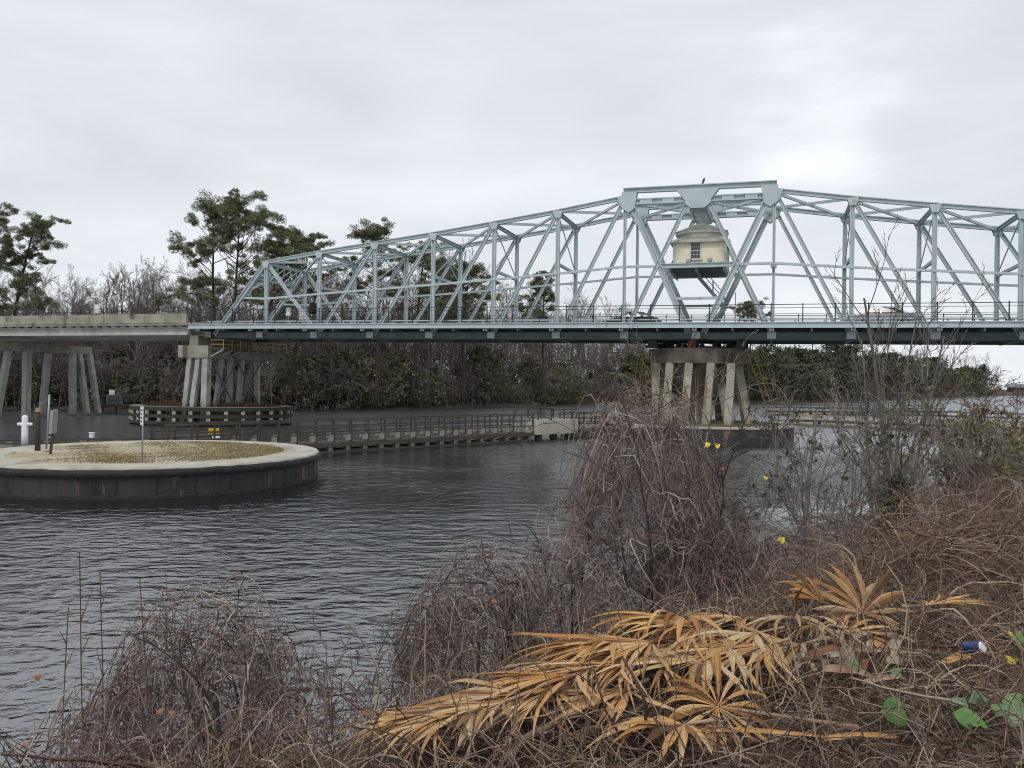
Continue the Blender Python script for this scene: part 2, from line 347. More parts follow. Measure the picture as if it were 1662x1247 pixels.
# far bank: waterline as a polyline of pixel, depth taken from the photograph's waterline
BANK = [(-190, 112), (-120, 110), (-65, 106), (-31, 112), (-10, 132), (8.4, 158), (30, 178), (60, 200), (122, 280), (190, 370), (268, 460), (420, 640), (700, 900), (1400, 1500)]
def far_y(x):
    xs = [p[0] for p in BANK]; ys = [p[1] for p in BANK]; return float(np.interp(x, xs, ys))
def far_bank():
    V = []; Q = []
    xs = sorted(set([p[0] for p in BANK]+list(range(-180, 420, 12))))
    offs = [(-3, -0.6), (0, 0.05), (2.5, 0.5), (8, 1.0), (60, 1.6), (1800, 2.5)]
    for x in xs:
        for o_, z in offs: V.append((x, far_y(x)+o_, z))
    K = len(offs)
    for i in range(len(xs)-1):
        for j in range(K-1): Q.append((i*K+j, (i+1)*K+j, (i+1)*K+j+1, i*K+j+1))
    tag(np_mesh('terrain', V, Q, mat('far_bank_soil', (0.05, 0.04, 0.03), (0.08, 0.065, 0.05), rough=1, scale=0.6)), kind='structure')
far_bank()

# ------------------------------------------------------------------ swing bridge
YAW = -0.3024; P = 5.35; TW = 5.53; SP = 6.35; G = -0.0056
HU = [10.22, 10.93, 11.55, 12.16, 12.85, 13.58, 14.43]
br = thing('swing_bridge', (13.897, 62.757, 0), 'pale blue-green steel truss swing bridge with peaked centre tower crossing the river', 'bridge', rz=YAW)
cY, sY = math.cos(YAW), math.sin(YAW)
def bw(a, off, z=0):    # bridge local -> world
    return Vector((13.897+cY*a-sY*off, 62.757+sY*a+cY*off, z))
def Z(rel, a=0): return H+rel+G*a
def ax(k, side):        # node k on side -1 (left) / +1 (right); k = -1 is the end
    return side*(TW+(6-k)*P)
def L(k, side, y): a = ax(k, side); return Vector((a, y, Z(3.70, a)))
def U(k, side, y): a = ax(k, side); return Vector((a, y, Z(HU[k], a)))
def Mid(k, side, y): return (L(k, side, y)+U(k, side, y))/2
for y in (0.0, SP):
    near = y == 0.0
    for s in (-1, 1):
        b = MB()
        for k in range(6): b.ibeam(U(k, s, y), U(k+1, s, y), 0.30, 0.33, 0.06)
        for k in range(7):
            p = U(k, s, y)
        b.build('top_chord', M_steel, br)
        b = MB(); b.ibeam(U(0, s, y), L(-1, s, y), 0.36, 0.40, 0.07); b.build('end_post', M_steel, br)
        for k in range(7):
            b = MB(); wv = 0.34 if k < 6 else 0.24
            b.ibeam(L(k, s, y)+Vector((0, 0, 0.2)), U(k, s, y)-Vector((0, 0, 0.15)), 0.26, wv*.9, 0.06)
            b.build('vertical_post', M_steel, br)
            g = MB(); p = U(k, s, y); a_ = p.x
            sc_ = 0.42 if k < 6 else 0.62
            g.prism_y([(a_-sc_, p.z+0.05), (a_+sc_, p.z+0.05), (a_+sc_*0.5, p.z-sc_*1.25), (a_-sc_*0.5, p.z-sc_*1.25)], y-0.2, y-0.17)
            g.prism_y([(a_-sc_, p.z+0.05), (a_+sc_, p.z+0.05), (a_+sc_*0.5, p.z-sc_*1.25), (a_-sc_*0.5, p.z-sc_*1.25)], y+0.17, y+0.2)
            g.build('gusset_plate', M_steel, br)
        dl = [(0, 1)]+[(k, k-1) for k in range(2, 7)]
        for ku, kl in dl:
            b = MB(); b.ibeam(U(ku, s, y), L(kl, s, y), 0.22, 0.28, 0.05); b.build('diagonal_brace', M_steel, br)
        # centre tower legs and the ties from the crown down to the tower posts
        topz = 14.65
        b = MB(); b.ibeam(Vector((s*(TW-0.2), y, Z(14.5, s*TW))), Vector((s*0.55, y, Z(3.9))), 0.36, 0.44, 0.08); b.build('tower_leg', M_steel, br)
        b = MB(); b.ibeam(Vector((s*0.75, y, Z(13.9))), L(6, s, y), 0.26, 0.30, 0.05); b.build('tower_tie', M_steel, br)
        # mid height stringer
        b = MB(); pr = None
        pts = [(U(0, s, y)*0.52+L(-1, s, y)*0.48)]+[Mid(k, s, y) for k in range(0, 7)]+[Vector((s*(TW-2.75), y, Z(9.05)))]
        for i in range(len(pts)-1): b.beam(pts[i], pts[i+1], 0.2, 0.17)
        b.build('horizontal_strut', M_steel, br)
    # tower beams
    b = MB(); b.ibeam(Vector((-TW-0.15, y, Z(14.95, -TW))), Vector((TW+0.15, y, Z(14.95, TW))), 0.42, 0.40, 0.07); b.build('tower_top_beam', M_steel, br)
    b = MB(); b.ibeam(Vector((-TW+0.4, y, Z(14.05, -TW))), Vector((TW-0.4, y, Z(14.05, TW))), 0.42, 0.46, 0.08)
    for x in (-3.9, -2.2, 2.2, 3.9): b.box(x-0.45, x+0.45, y-0.18, y+0.18, Z(13.86, x), Z(14.24, x))
    b.build('tower_lower_beam', M_steel, br)
    gp = [[(-1.6, Z(14.80)), (1.6, Z(14.80)), (0.95, Z(13.95)), (0.95, Z(13.7)), (0.5, Z(13.35)), (-0.5, Z(13.35)), (-0.95, Z(13.7)), (-0.95, Z(13.95))]]
    for s in (-1, 1): gp.append([(s*(TW+0.25), Z(14.8, s*TW)), (s*(TW-0.95), Z(14.8, s*TW)), (s*(TW-0.75), Z(13.5, s*TW)), (s*(TW-0.3), Z(13.2, s*TW)), (s*(TW+0.25), Z(13.6, s*TW))][::s])
    for poly in gp:
        g = MB()
        for yy in (y-0.26, y+0.23): g.prism_y(poly, yy, yy+0.03)
        g.build('tower_gusset', M_steel, br)
    b = MB()
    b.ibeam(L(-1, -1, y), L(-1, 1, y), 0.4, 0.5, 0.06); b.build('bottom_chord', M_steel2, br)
    b = MB(); b.ibeam(Vector((-2.75, y, Z(9.05))), Vector((2.75, y, Z(9.05))), 0.3, 0.36, 0.05); b.build('platform_beam', M_steel, br)
    b = MB(); b.beam(Vector((-1.7, y, Z(6.55))), Vector((1.7, y, Z(6.55))), 0.2, 0.2); b.build('leg_strut', M_steel, br)
# lateral systems between the two trusses
for s in (-1, 1):
    for k in range(7):
        b = MB(); up = Vector((0, 0, 1))
        b.ibeam(U(k, s, 0)-up*0.1, U(k, s, SP)-up*0.1, 0.26, 0.26, 0.04, side=(1, 0, 0)); b.build('top_strut', M_steel, br)
        if k < 6:
            b = MB(); b.beam(U(k, s, 0), U(k+1, s, SP), 0.2, 0.14, side=(0, 0, 1)); b.beam(U(k+1, s, 0)-up*0.15, U(k, s, SP)-up*0.15, 0.2, 0.14, side=(0, 0, 1)); b.build('lateral_brace', M_steel, br)
        if 1 <= k < 6:
            b = MB(); h = 0.42
            a0 = U(k, s, 0).lerp(L(k, s, 0), h); a1 = U(k, s, SP).lerp(L(k, s, SP), h)
            b.beam(a0, a1, 0.18, 0.22, side=(1, 0, 0)); b.beam(U(k, s, 0)-up*0.2, a1, 0.07, 0.07, side=(1, 0, 0)); b.beam(U(k, s, SP)-up*0.2, a0, 0.07, 0.07, side=(1, 0, 0))
            b.build('sway_brace', M_steel, br)
    # portal at the sloping end: lattice between the end posts
    b = MB()
    def ep(t, y): return U(0, s, y).lerp(L(-1, s, y), t)
    b.beam(ep(0.22, 0), ep(0.22, SP), 0.2, 0.25, side=(0, 0, 1))
    for i in range(6):
        y0 = SP*i/6; y1 = SP*(i+1)/6
        b.beam(ep(0.03, y0), ep(0.22, y1), 0.08, 0.08, side=(0, 0, 1)); b.beam(ep(0.22, y0), ep(0.03, y1), 0.08, 0.08, side=(0, 0, 1))
    b.beam(ep(0.42, 0), ep(0.22, SP*0.28), 0.16, 0.16, side=(0, 0, 1)); b.beam(ep(0.42, SP), ep(0.22, SP*0.72), 0.16, 0.16, side=(0, 0, 1))
    b.build('portal_brace', M_steel, br)
b = MB()
for zz in (14.1,):
    b.beam((-TW, 0, Z(zz, -TW)), (0, SP, Z(zz)), 0.22, 0.16, side=(0, 0, 1)); b.beam((0, 0, Z(zz-.12)), (-TW, SP, Z(zz-.12, -TW)), 0.22, 0.16, side=(0, 0, 1))
    b.beam((TW, 0, Z(zz, TW)), (0, SP, Z(zz)), 0.22, 0.16, side=(0, 0, 1)); b.beam((0, 0, Z(zz-.12)), (TW, SP, Z(zz-.12, TW)), 0.22, 0.16, side=(0, 0, 1))
b.build('tower_lateral_brace', M_steel, br)
b = MB()   # latticed box girder across the crown, above the house
for x in (-0.6, 0.6): b.ibeam((x, 0.3, Z(13.75)), (x, SP-0.3, Z(13.75)), 0.16, 0.8, 0.05, side=(1, 0, 0))
for i in range(10):
    y0 = 0.3+(SP-0.6)*i/10; y1 = y0+(SP-0.6)/10
    for zz in (13.36, 14.1):
        b.beam((-0.56, y0, Z(zz)), (0.56, y1, Z(zz)), 0.12, 0.03, side=(0, 0, 1)) ; b.beam((0.56, y0, Z(zz+.035)), (-0.56, y1, Z(zz+.035)), 0.12, 0.03, side=(0, 0, 1))
b.build('crown_girder', M_steel, br)
# deck, fascia, floor beams
AE = ax(-1, 1)+1.2
b = MB(); b.frame((0, SP/2, Z(4.38)), Vector((AE, 0, G*AE)), Vector((0, SP/2+1.5, 0)), Vector((0, 0, 0.10))); b.build('deck', M_asph, br)
for y, sg in ((-1.75, -1), (SP+1.75, 1)):
    b = MB(); b.ibeam((-AE-0.3, y, Z(4.40, -AE)), (AE+1.0, y, Z(4.40, AE)), 0.28, 0.44, 0.06); b.build('fascia_girder', M_steel, br)
b = MB(); nb = 32
for i in range(nb+1):
    a = -AE+0.6+(2*AE-1.2)*i/nb; big = i % 2 == 0
    b.prism_y([(a-0.06, Z(4.17, a)), (a+0.06, Z(4.17, a)), (a+0.06, Z(4.02, a)), (a-0.06, Z(4.02, a))], -1.75, SP+1.75)
    if big: b.box(a-0.09, a+0.09, 0.22, SP-0.22, Z(3.35, a), Z(4.015, a))
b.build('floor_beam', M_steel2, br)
b = MB()
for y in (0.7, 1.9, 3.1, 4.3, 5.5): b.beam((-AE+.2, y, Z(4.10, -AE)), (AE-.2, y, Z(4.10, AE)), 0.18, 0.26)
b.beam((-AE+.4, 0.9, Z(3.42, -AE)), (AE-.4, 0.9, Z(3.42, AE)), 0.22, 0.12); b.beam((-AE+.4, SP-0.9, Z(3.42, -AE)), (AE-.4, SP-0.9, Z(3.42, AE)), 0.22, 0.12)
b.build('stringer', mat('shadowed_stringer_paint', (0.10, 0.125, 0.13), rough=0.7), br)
# bracket ends and stiffeners seen below the fascia
b = MB()
for i in range(nb+1):
    a = -AE+0.6+(2*AE-1.2)*i/nb
    ww = 0.05 if i % 2 else 0.16
    b = MB(); b.box(a-ww, a+ww, -1.72, -1.55, Z(3.98, a), Z(4.165, a))
    b.build('bracket', M_steel, br)
    if i % 2 == 0: b = MB(); b.box(a-0.32, a+0.32, -0.245, -0.205, Z(3.48, a), Z(4.0, a)); b.build('connection_plate', M_steel, br)
# railings: black pedestrian rail on both fascias, pale traffic rail inside
for y in (-1.75, SP+1.75):
    b = MB(); npz = 41
    for i in range(npz+1):
        a = -AE+2*AE*i/npz
        b.box(a-0.035, a+0.035, y-0.035, y+0.035, Z(4.62, a), Z(5.95, a))
    for zz, tt in ((5.86, 0.05), (5.62, 0.03), (5.2, 0.025), (4.95, 0.025), (4.72, 0.03)):
        b.beam((-AE, y, Z(zz, -AE)), (AE, y, Z(zz, AE)), tt, tt)
    b.build('railing', M_darkrail, br)
for y in (0.42, SP-0.42):
    b = MB()
    for i in range(44):
        a = -AE+0.6+(2*AE-1.2)*i/43; b.box(a-0.06, a+0.06, y-0.05, y+0.05, Z(4.48, a), Z(5.02, a))
    for zz, tt in ((4.98, 0.11), (4.74, 0.07)): b.beam((-AE, y, Z(zz, -AE)), (AE, y, Z(zz, AE)), 0.07, tt)
    b.build('guard_rail', M_steel, br)
# platform below the house with its stair
b = MB()
b.box(-2.05, 2.05, 0.2, SP-0.2, Z(8.93), Z(9.0))
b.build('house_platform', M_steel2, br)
b = MB()
for x in (-2.1, -0.1, 1.95): b.ibeam((x, 0.16, Z(8.80)), (x, SP-0.16, Z(8.80)), 0.15, 0.24, 0.04, side=(1, 0, 0))
b.build('platform_joist', M_steel, br)
b = MB(); pa, pb = Vector((-0.35, 5.2, Z(8.85))), Vector((1.75, 5.2, Z(6.35)))
for yy in (4.75, 5.55): b.beam((pa.x, yy, pa.z), (pb.x, yy, pb.z), 0.06, 0.28)
for i in range(12): t = (i+.5)/12; p = pa.lerp(pb, t); b.box(p.x-0.13, p.x+0.13, 4.79, 5.51, p.z-0.02, p.z+0.02)
b.box(1.75, 2.7, 4.6, 5.7, Z(6.25), Z(6.32))
for yy in (4.75, 5.55):
    for d in (0.55, 1.0): b.beam((pa.x+.1, yy, pa.z+d), (pb.x, yy, pb.z+d), 0.05, 0.05)
    b.beam((pb.x-.9, yy, pb.z+1.07), (pb.x-.9, yy, pb.z+2.1), 0.05, 0.05); b.beam((pb.x, yy, pb.z), (pb.x, yy, pb.z+1.0), 0.05, 0.05)
pc = Vector((0.3, 5.2, Z(4.5)))
for yy in (4.75, 5.55): b.beam((1.75, yy, Z(6.2)), (pc.x, yy, pc.z), 0.06, 0.22); b.beam((1.75, yy, Z(7.2)), (pc.x, yy, pc.z+1.0), 0.05, 0.05)
for x in (1.8, 2.65): b.box(x-.05, x+.05, 4.65, 4.75, Z(4.5), Z(6.25)); b.box(x-.04, x+.04, 4.65, 4.73, Z(6.33), Z(7.4))
b.beam((1.8, 4.69, Z(7.4)), (2.65, 4.69, Z(7.4)), .05, .05)
b.build('stair', M_steel, br)
b = MB(); b.box(TW-.22, TW+.22, -0.42, -0.18, Z(8.7, TW), Z(8.95, TW)); b.build('junction_box', M_galv, br)

# operator's house
oh = thing('control_house', (bw(0.08, SP/2).x, bw(0.08, SP/2).y, Z(9.004)), 'small cream clapboard operator house with stepped roof perched between the bridge tower legs', 'hut', rz=YAW)
hw, hd, hh = 1.93, 2.1, 2.05
b = MB(); b.box(-hw, hw, -hd, hd, 0, hh)
nsl = 15
for i in range(nsl):
    z0 = 0.02+hh*i/nsl; z1 = z0+hh/nsl-0.005
    for sgn in (-1, 1):
        b.add([(-hw, sgn*(hd+.015), z0), (hw, sgn*(hd+.015), z0), (hw, sgn*(hd+.004), z1), (-hw, sgn*(hd+.004), z1), (-hw, sgn*hd, z0), (hw, sgn*hd, z0)], [(0, 1, 2, 3), (0, 4, 5, 1)])
        b.add([(sgn*(hw+.015), -hd, z0), (sgn*(hw+.015), hd, z0), (sgn*(hw+.004), hd, z1), (sgn*(hw+.004), -hd, z1), (sgn*hw, -hd, z0), (sgn*hw, hd, z0)], [(0, 1, 2, 3), (0, 4, 5, 1)])
wl = b.build('wall', M_siding, oh)
b = MB()
for x in (-hw, hw):
    for y in (-hd, hd): b = MB(); b.box(x-.09, x+.09, y-.06, y+.06, 0, hh-.002); b.build('corner_trim', M_trim, oh)
def window(x, wdt, z0, z1, face):
    wnd = MB(); y = -hd
    if face == 'front':
        wnd.box(x-wdt/2-.1, x+wdt/2+.1, y-.08, y-.034, z0-.08, z0); wnd.box(x-wdt/2-.1, x+wdt/2+.1, y-.08, y-.034, z1, z1+.1)
        for xx in (x-wdt/2-.1, x+wdt/2): wnd.box(xx, xx+.1, y-.08, y-.034, z0, z1)
        wnd.box(x-wdt/2-.2, x+wdt/2+.2, y-.14, y-.034, z0-.14, z0-.081)
    o = wnd.build('window', M_trim, oh)
    g = MB(); g.box(x-wdt/2, x+wdt/2, y-.05, y-.032, z0, z1); g.build('pane', M_glass, o)
    mn = MB()
    for i in (1, 2): mn.box(x-wdt/2+wdt*i/3-.012, x-wdt/2+wdt*i/3+.012, y-.062, y-.052, z0, z1)
    for i in (1, 2, 3): zz = z0+(z1-z0)*i/4; t_ = .03 if i == 2 else .012; mn.box(x-wdt/2, x+wdt/2, y-.068, y-.063, zz-t_, zz+t_)
    mn.build('muntin', M_trim, o)
window(-0.3, 0.66, 0.72, 1.9, 'front')
b = MB()   # side window, right wall
b.box(hw+.034, hw+.06, -1.2, -0.5, .7, 1.9); b.build('side_window', M_glass, oh)
b = MB()   # skirt roof, square to octagon
e_, zi = 0.34, hh
def octo(r, c): return [(-r, -c), (-c, -r), (c, -r), (r, -c), (r, c), (c, r), (-c, r), (-r, c)]
sq = [(-hw-e_, -hd-e_), (hw+e_, -hd-e_), (hw+e_, hd+e_), (-hw-e_, hd+e_)]
up_ = [(-1.62, -1.62), (1.62, -1.62), (1.62, 1.62), (-1.62, 1.62)]
V = [(x, y, hh-.12) for x, y in sq]+[(x, y, hh+.02) for x, y in sq]+[(x, y, hh+.36) for x, y in up_]
b.add(V, [(3, 2, 1, 0)]+[(i, (i+1) % 4, 4+(i+1) % 4, 4+i) for i in range(4)]+[(4+i, 4+(i+1) % 4, 8+(i+1) % 4, 8+i) for i in range(4)]+[(8, 9, 10, 11)])
b.build('skirt_roof', M_roof, oh)
b = MB(); b.prism(octo(1.6, 0.74), hh+.1, hh+.72); b.build('clerestory', M_siding, oh)
b = MB()
for x, y in octo(1.61, 0.745): b.box(x-.05, x+.05, y-.05, y+.05, hh+.12, hh+.715)
b.build('clerestory_trim', M_trim, oh)
b = MB(); b.prism(octo(1.98, 0.86), hh+.721, hh+.93); b.build('cornice', M_trim, oh)
b = MB(); o8 = octo(2.03, 0.89)
V = [(x, y, hh+.932) for x, y in o8]+[(x, y, hh+.96) for x, y in o8]+[(x*.15, y*.15, hh+1.72) for x, y in o8]
b.add(V, [tuple(reversed(range(8)))]+[(i, (i+1) % 8, 8+(i+1) % 8, 8+i) for i in range(8)]+[(8+i, 8+(i+1) % 8, 16+(i+1) % 8, 16+i) for i in range(8)]+[tuple(range(16, 24))])
b.build('roof', M_roof, oh)

# two floodlights standing on the platform beam
fl = thing('floodlight', bw(-0.62, 0.05, Z(9.235)), 'small grey floodlight on the platform beam below the house window, left one of two', 'lamp', 'floodlights on the platform beam', YAW)
b = MB(); b.box(-.2, .12, -.12, .12, .08, .3); b.box(-.22, .2, -.02, .02, 0, .06); b.build('housing', M_galv, fl)
b = MB(); b.beam((.1, 0, .36), (.26, 0, .08), .24, .02); b.build('visor', M_black, fl)
dup(fl, bw(0.95, 0.05, Z(9.235)), YAW, label='small grey floodlight on the platform beam below the house wall, right one of two')
# bird on the top beam
bp = bw(0.35, 0, Z(15.15))
bird = MB(); bird.tube([(0, 0, .05), (0, 0, .12), (.03, 0, .25), (.07, 0, .36), (.08, 0, .42), (.1, 0, .47), (.1, 0, .5)], [.015, .06, .1, .08, .055, .05, .01], 8)
bird.tube([(0, 0, .14), (-.1, 0, .03), (-.17, 0, -.04)], [.05, .035, .02], 6); bird.tube([(.14, 0, .46), (.2, 0, .45)], [.02, .004], 5)
bird.tube([(.02, .03, .16), (.02, .03, 0)], .01, 5); bird.tube([(.02, -.03, .16), (.02, -.03, 0)], .01, 5)
bo = bird.build('bird', mat('dark_plumage', (0.08, 0.08, 0.085), rough=0.8), smooth=True); bo.location = bp; bo.rotation_euler = (0, 0, YAW)
tag(bo, 'dark bird perched on the top beam of the bridge tower', 'bird')

# ------------------------------------------------------------------ vehicles on the deck
def car(a, off, body_m, label, direction, Lc=4.6, prof=None):
    t = thing('parked_car' if False else 'car', bw(a, off, Z(4.482, a)), label, 'car', 'cars crossing the bridge', YAW+(0 if direction > 0 else math.pi))
    hl = Lc/2
    low = [(-hl, .35), (-hl+.05, .75), (-hl+.25, .92), (-hl*.55, .97), (hl*.42, .93), (hl*.85, .80), (hl, .62), (hl, .35), (hl*.78, .24), (-hl*.78, .24)]
    b = MB(); b.prism_y(low, -.86, .86)
    top = [(-hl*.78, .94), (-hl*.42, 1.38), (-hl*.1, 1.46), (hl*.10, 1.42), (hl*.48, .92)]
    n = len(top); o = [(x, -.82 if i in (0, n-1) else -.62, z) for i, (x, z) in enumerate(top)]+[(x, .82 if i in (0, n-1) else .62, z) for i, (x, z) in enumerate(top)]
    b.add(o, [tuple(range(n)), tuple(reversed(range(n, 2*n)))]+[(i, n+i, n+i+1, i+1) for i in range(n-1)]+[(n-1, 2*n-1, n, 0)])
    b.build('body', body_m, t)
    g = MB()
    for sgn in (-1, 1):
        yb, yt = sgn*.815, sgn*.66
        g.add([(-hl*.62, yb, 1.0), (-hl*.38, yt, 1.33), (-hl*.02, yt, 1.38), (-hl*.02, yb, 1.0)], [(0, 1, 2, 3)][::1])
        g.add([(hl*.02, yb, 1.0), (hl*.02, yt, 1.38), (hl*.12, yt, 1.34), (hl*.37, yb, 1.0)], [(0, 1, 2, 3)])
    g.add([(hl*.14, -.6, 1.40), (hl*.46, -.74, .96), (hl*.46, .74, .96), (hl*.14, .6, 1.40)], [(0, 1, 2, 3)])
    for v in g.v: pass
    g.v = [(x*1.0, y*1.03, z+.012) for x, y, z in g.v]
    g.build('side_window', M_glass, t)
    for x in (-hl*.62, hl*.60):
        for y in (-.84, .84):
            wb = MB(); wb.tube([(x, y-.1, .32), (x, y+.1, .32)], .33, 18); wo = wb.build('wheel', M_black, t)
            rb = MB(); sg = 1 if y > 0 else -1
            rb.tube([(x, y+sg*.10, .32), (x, y+sg*.115, .32)], .2, 14); rb.build('rim', M_galv, wo)
    hb = MB()
    for y in (-.62, .62): hb.box(hl-.1, hl+.01, y-.16, y+.16, .62, .74)
    hb.build('headlight', M_white, t)
    return t
car(-5.55, 4.5, mat('dark_grey_car_paint', (0.022, 0.026, 0.028), rough=0.4, spec=0.3), 'dark grey car on the bridge deck left of the tower', -1, 4.7)
car(13.0, 2.0, mat('silver_car_paint', (0.42, 0.43, 0.44), rough=0.3, metal=0.4, spec=0.6), 'silver sedan on the bridge deck to the right, behind the bare tree', -1, 5.0)

# ------------------------------------------------------------------ pivot pier
pc_ = bw(0, SP/2)
pv = thing('pivot_pier', (pc_.x, pc_.y, 0), 'round concrete pier on tall slanted columns carrying the bridge centre', 'pier', rz=YAW)
b = MB(); o8 = [(4.1*math.cos(math.radians(22.5+45*i)), 4.1*math.sin(math.radians(22.5+45*i))) for i in range(8)]
b.prism(o8, H+1.62, H+2.78); b.build('pier_cap', M_conc_d, pv)
b = MB()
b.lathe([(2.9, 2.785), (2.9, 2.95), (2.6, 2.95)], (0, 0, H), 32)
for i in range(12):
    t = i*math.pi/6; b.tube([(2.72*math.cos(t), 2.72*math.sin(t), H+2.951), (2.72*math.cos(t), 2.72*math.sin(t), H+3.34)], .2, 10)
for x in (-3.3, 3.3):
    for y in (-2.9, 2.9): b.box(x-.35, x+.35, y-.3, y+.3, H+2.785, H+3.38); b.box(x-.55, x+.2, y-.2, y+.2, H+2.785, H+3.0)
b.tube([(-3.0, -2.6, H+3.3), (-.4, -2.9, H+2.95)], .06, 6)
b.build('turning_gear', M_black, pv)
b = MB(); b.box(-0.6, 0.0, -3.45, -3.1, H+2.785, H+3.42); b.build('gear_housing', mat('dark_red_paint', (0.09, 0.03, 0.025), rough=0.7), pv)
for i, (x0, y0, x1, y1) in enumerate([(-3.0, -2.4, -3.15, -2.7), (-1.9, -3.3, -2.2, -3.6), (-.45, -3.55, -0.75, -4.0), (1.15, -3.5, 0.85, -4.0), (2.6, -3.2, 2.45, -3.7),
                                      (-2.6, -.6, -2.75, -.6), (-1.0, -1.0, -1.0, -1.2), (.2, -.8, .2, -1.0), (1.5, -1.4, 2.4, -1.9), (3.0, -.6, 3.95, -1.0), (-2.6, 2.0, -3.1, 2.4), (-.8, 3.0, -.9, 3.5), (1.2, 3.0, 1.4, 3.5), (2.9, 2.2, 3.5, 2.6)]):
    b = MB(); b.beam((x1, y1, 1.2), (x0, y0, H+1.615), 0.58, 0.58, side=(0, 1, 0)); b.build('column', M_pile, pv)
R_p = 7.2
b = MB(); b.lathe([(R_p, -2), (R_p, .95), (R_p-.02, 1.1)], (0, 0, 0), 64); b.build('fender_wall', M_sheet, pv)
b = MB(); b.lathe([(R_p-.1, 1.105), (R_p+.06, 1.105), (R_p+.06, 1.22), (R_p-.9, 1.25)], (0, 0, 0), 64); b.build('coping', M_coping, pv)
b = MB(); b.lathe([(R_p-.95, 1.15), (R_p-.95, 1.28), (1.0, 1.36)], (0, 0, 0), 48); b.build('grass_top', M_cgrass, pv)
# access ladders hanging beside the pivot pier
def ladder(pt, pb, label, nm):
    t = thing('access_ladder', pb, label, 'ladder', 'yellow ladders beside the pivot pier')
    b = MB(); top = pt-pb; sd = Vector((cY, sY, 0))*0.22
    for sgn in (-1, 1): b.tube([sd*sgn, top+sd*sgn], .035, 6)
    L_ = top.length; n = int(L_/.35)
    for i in range(n): p = top*((i+.5)/n); b.tube([p-sd, p+sd], .013, 5)
    b.build('ladder_rails', M_yellow, t)
    c = MB(); back = Vector((0.55*cY+.2, 0.55*sY-.3, 0))
    for i in range(5):
        p = top*(0.30+.16*i); c.tube([p-sd, p-sd+back*.8, p+back*1.3, p+sd+back*.8, p+sd], .018, 5, cap=False)
    for q in (-sd+back*.8, back*1.3, sd+back*.8): c.tube([top*.30+q, top*.94+q], .014, 5)
    c.build('safety_cage', M_yellow, t)
    pl = MB(); pl.box(-.9, .5, -.5, .5, top.z, top.z+.05); pl.build('landing', M_yellow_old, t)
ladder(at(1216, 566, 63), at(1258, 690, 63.5), 'yellow caged ladder leaning right of the pivot pier columns', 'r')
ladder(at(1041, 566, 67), at(1030, 665, 67), 'yellow caged ladder left of the pivot pier, above the tangled vines', 'l')
# yellow maintenance stages hung under the deck either side
for nm, a0, lab in (('l', -7.3, 'faded yellow work stage hanging under the deck left of the pivot pier'), ('r', 5.9, 'faded yellow work stage hanging under the deck right of the pivot pier')):
    t = thing('work_stage', bw(a0, 4.5, Z(1.6)), lab, 'work stage', 'work stages under the deck', YAW)
    b = MB(); b.box(0, 2.6, -.4, .4, .02, .07)
    b.build('stage_floor', M_yellow_old, t)
    b = MB()
    for x in (0, 1.3, 2.6):
        for y in (-.4, .4): b.beam((x, y, .07), (x, y, 1.8), .04, .04)
    for z in (.55, 1.0):
        for y in (-.4, .4): b.beam((0, y, z), (2.6, y, z), .04, .04)
    b.build('stage_rail', mat('stage_rail_paint', (0.22, 0.20, 0.10), rough=0.7), t)

# ------------------------------------------------------------------ concrete approach span and piers
AP0 = -AE-0.35
ap = thing('approach_bridge', bw(AP0, 0), 'grey concrete approach span with parapet left of the steel truss', 'bridge', rz=YAW)
XL = -46.0
b = MB(); b.box(XL, 0, -1.9, SP+1.9, Z(4.80, 0)-.06, Z(4.80, 0)+.14); b.build('deck', M_conc, ap)
zt = Z(5.80)
for y0, y1 in ((-1.95, -1.70), (SP+1.7, SP+1.95)):
    b = MB()
    nseg = 10
    for i in range(nseg):
        x0 = XL-XL*i/nseg; x1 = XL-XL*(i+1)/nseg-.03
        b.box(x0, x1, y0, y1, Z(4.945), zt)
    b.build('parapet', M_conc, ap)
b = MB()
b.box(-.13, .13, -1.955, -1.6, Z(4.62), Z(4.735)); sc0 = b.build('scupper', M_black, ap)
for i in range(44):
    o = sc0 if i == 0 else sc0.copy(); o.location.x = -.4-i*1.04
    if i: COL.objects.link(o); o.parent = ap
for y in (-1.35, .9, 3.15, 5.4, 7.65):
    b = MB(); zb, zq = Z(3.88), Z(4.735)
    pf = [(-.32, zb), (.32, zb), (.32, zb+.16), (.12, zb+.30), (.12, zq-.28), (.34, zq-.18), (.34, zq), (-.34, zq), (-.34, zq-.18), (-.12, zq-.28), (-.12, zb+.30), (-.32, zb+.16)]
    for x0, x1 in ((-23.5, -.15), (XL, -23.6)):
        n = len(pf); b.add([(x0, y+q[0], q[1]) for q in pf]+[(x1, y+q[0], q[1]) for q in pf], [tuple(range(n)), tuple(reversed(range(n, 2*n)))]+[(i, n+i, n+(i+1) % n, (i+1) % n) for i in range(n)])
    b.build('girder', M_conc_l, ap)
b = MB()
for y in (-1.82, SP+1.82):
    for i in range(30): x = -i*1.55; b.box(x-.025, x+.025, y-.025, y+.025, zt, zt+.55)
    for z in (.5, .26): b.beam((XL, y, zt+z), (0, y, zt+z), .035, .035)
b.build('parapet_rail', M_darkrail, ap)

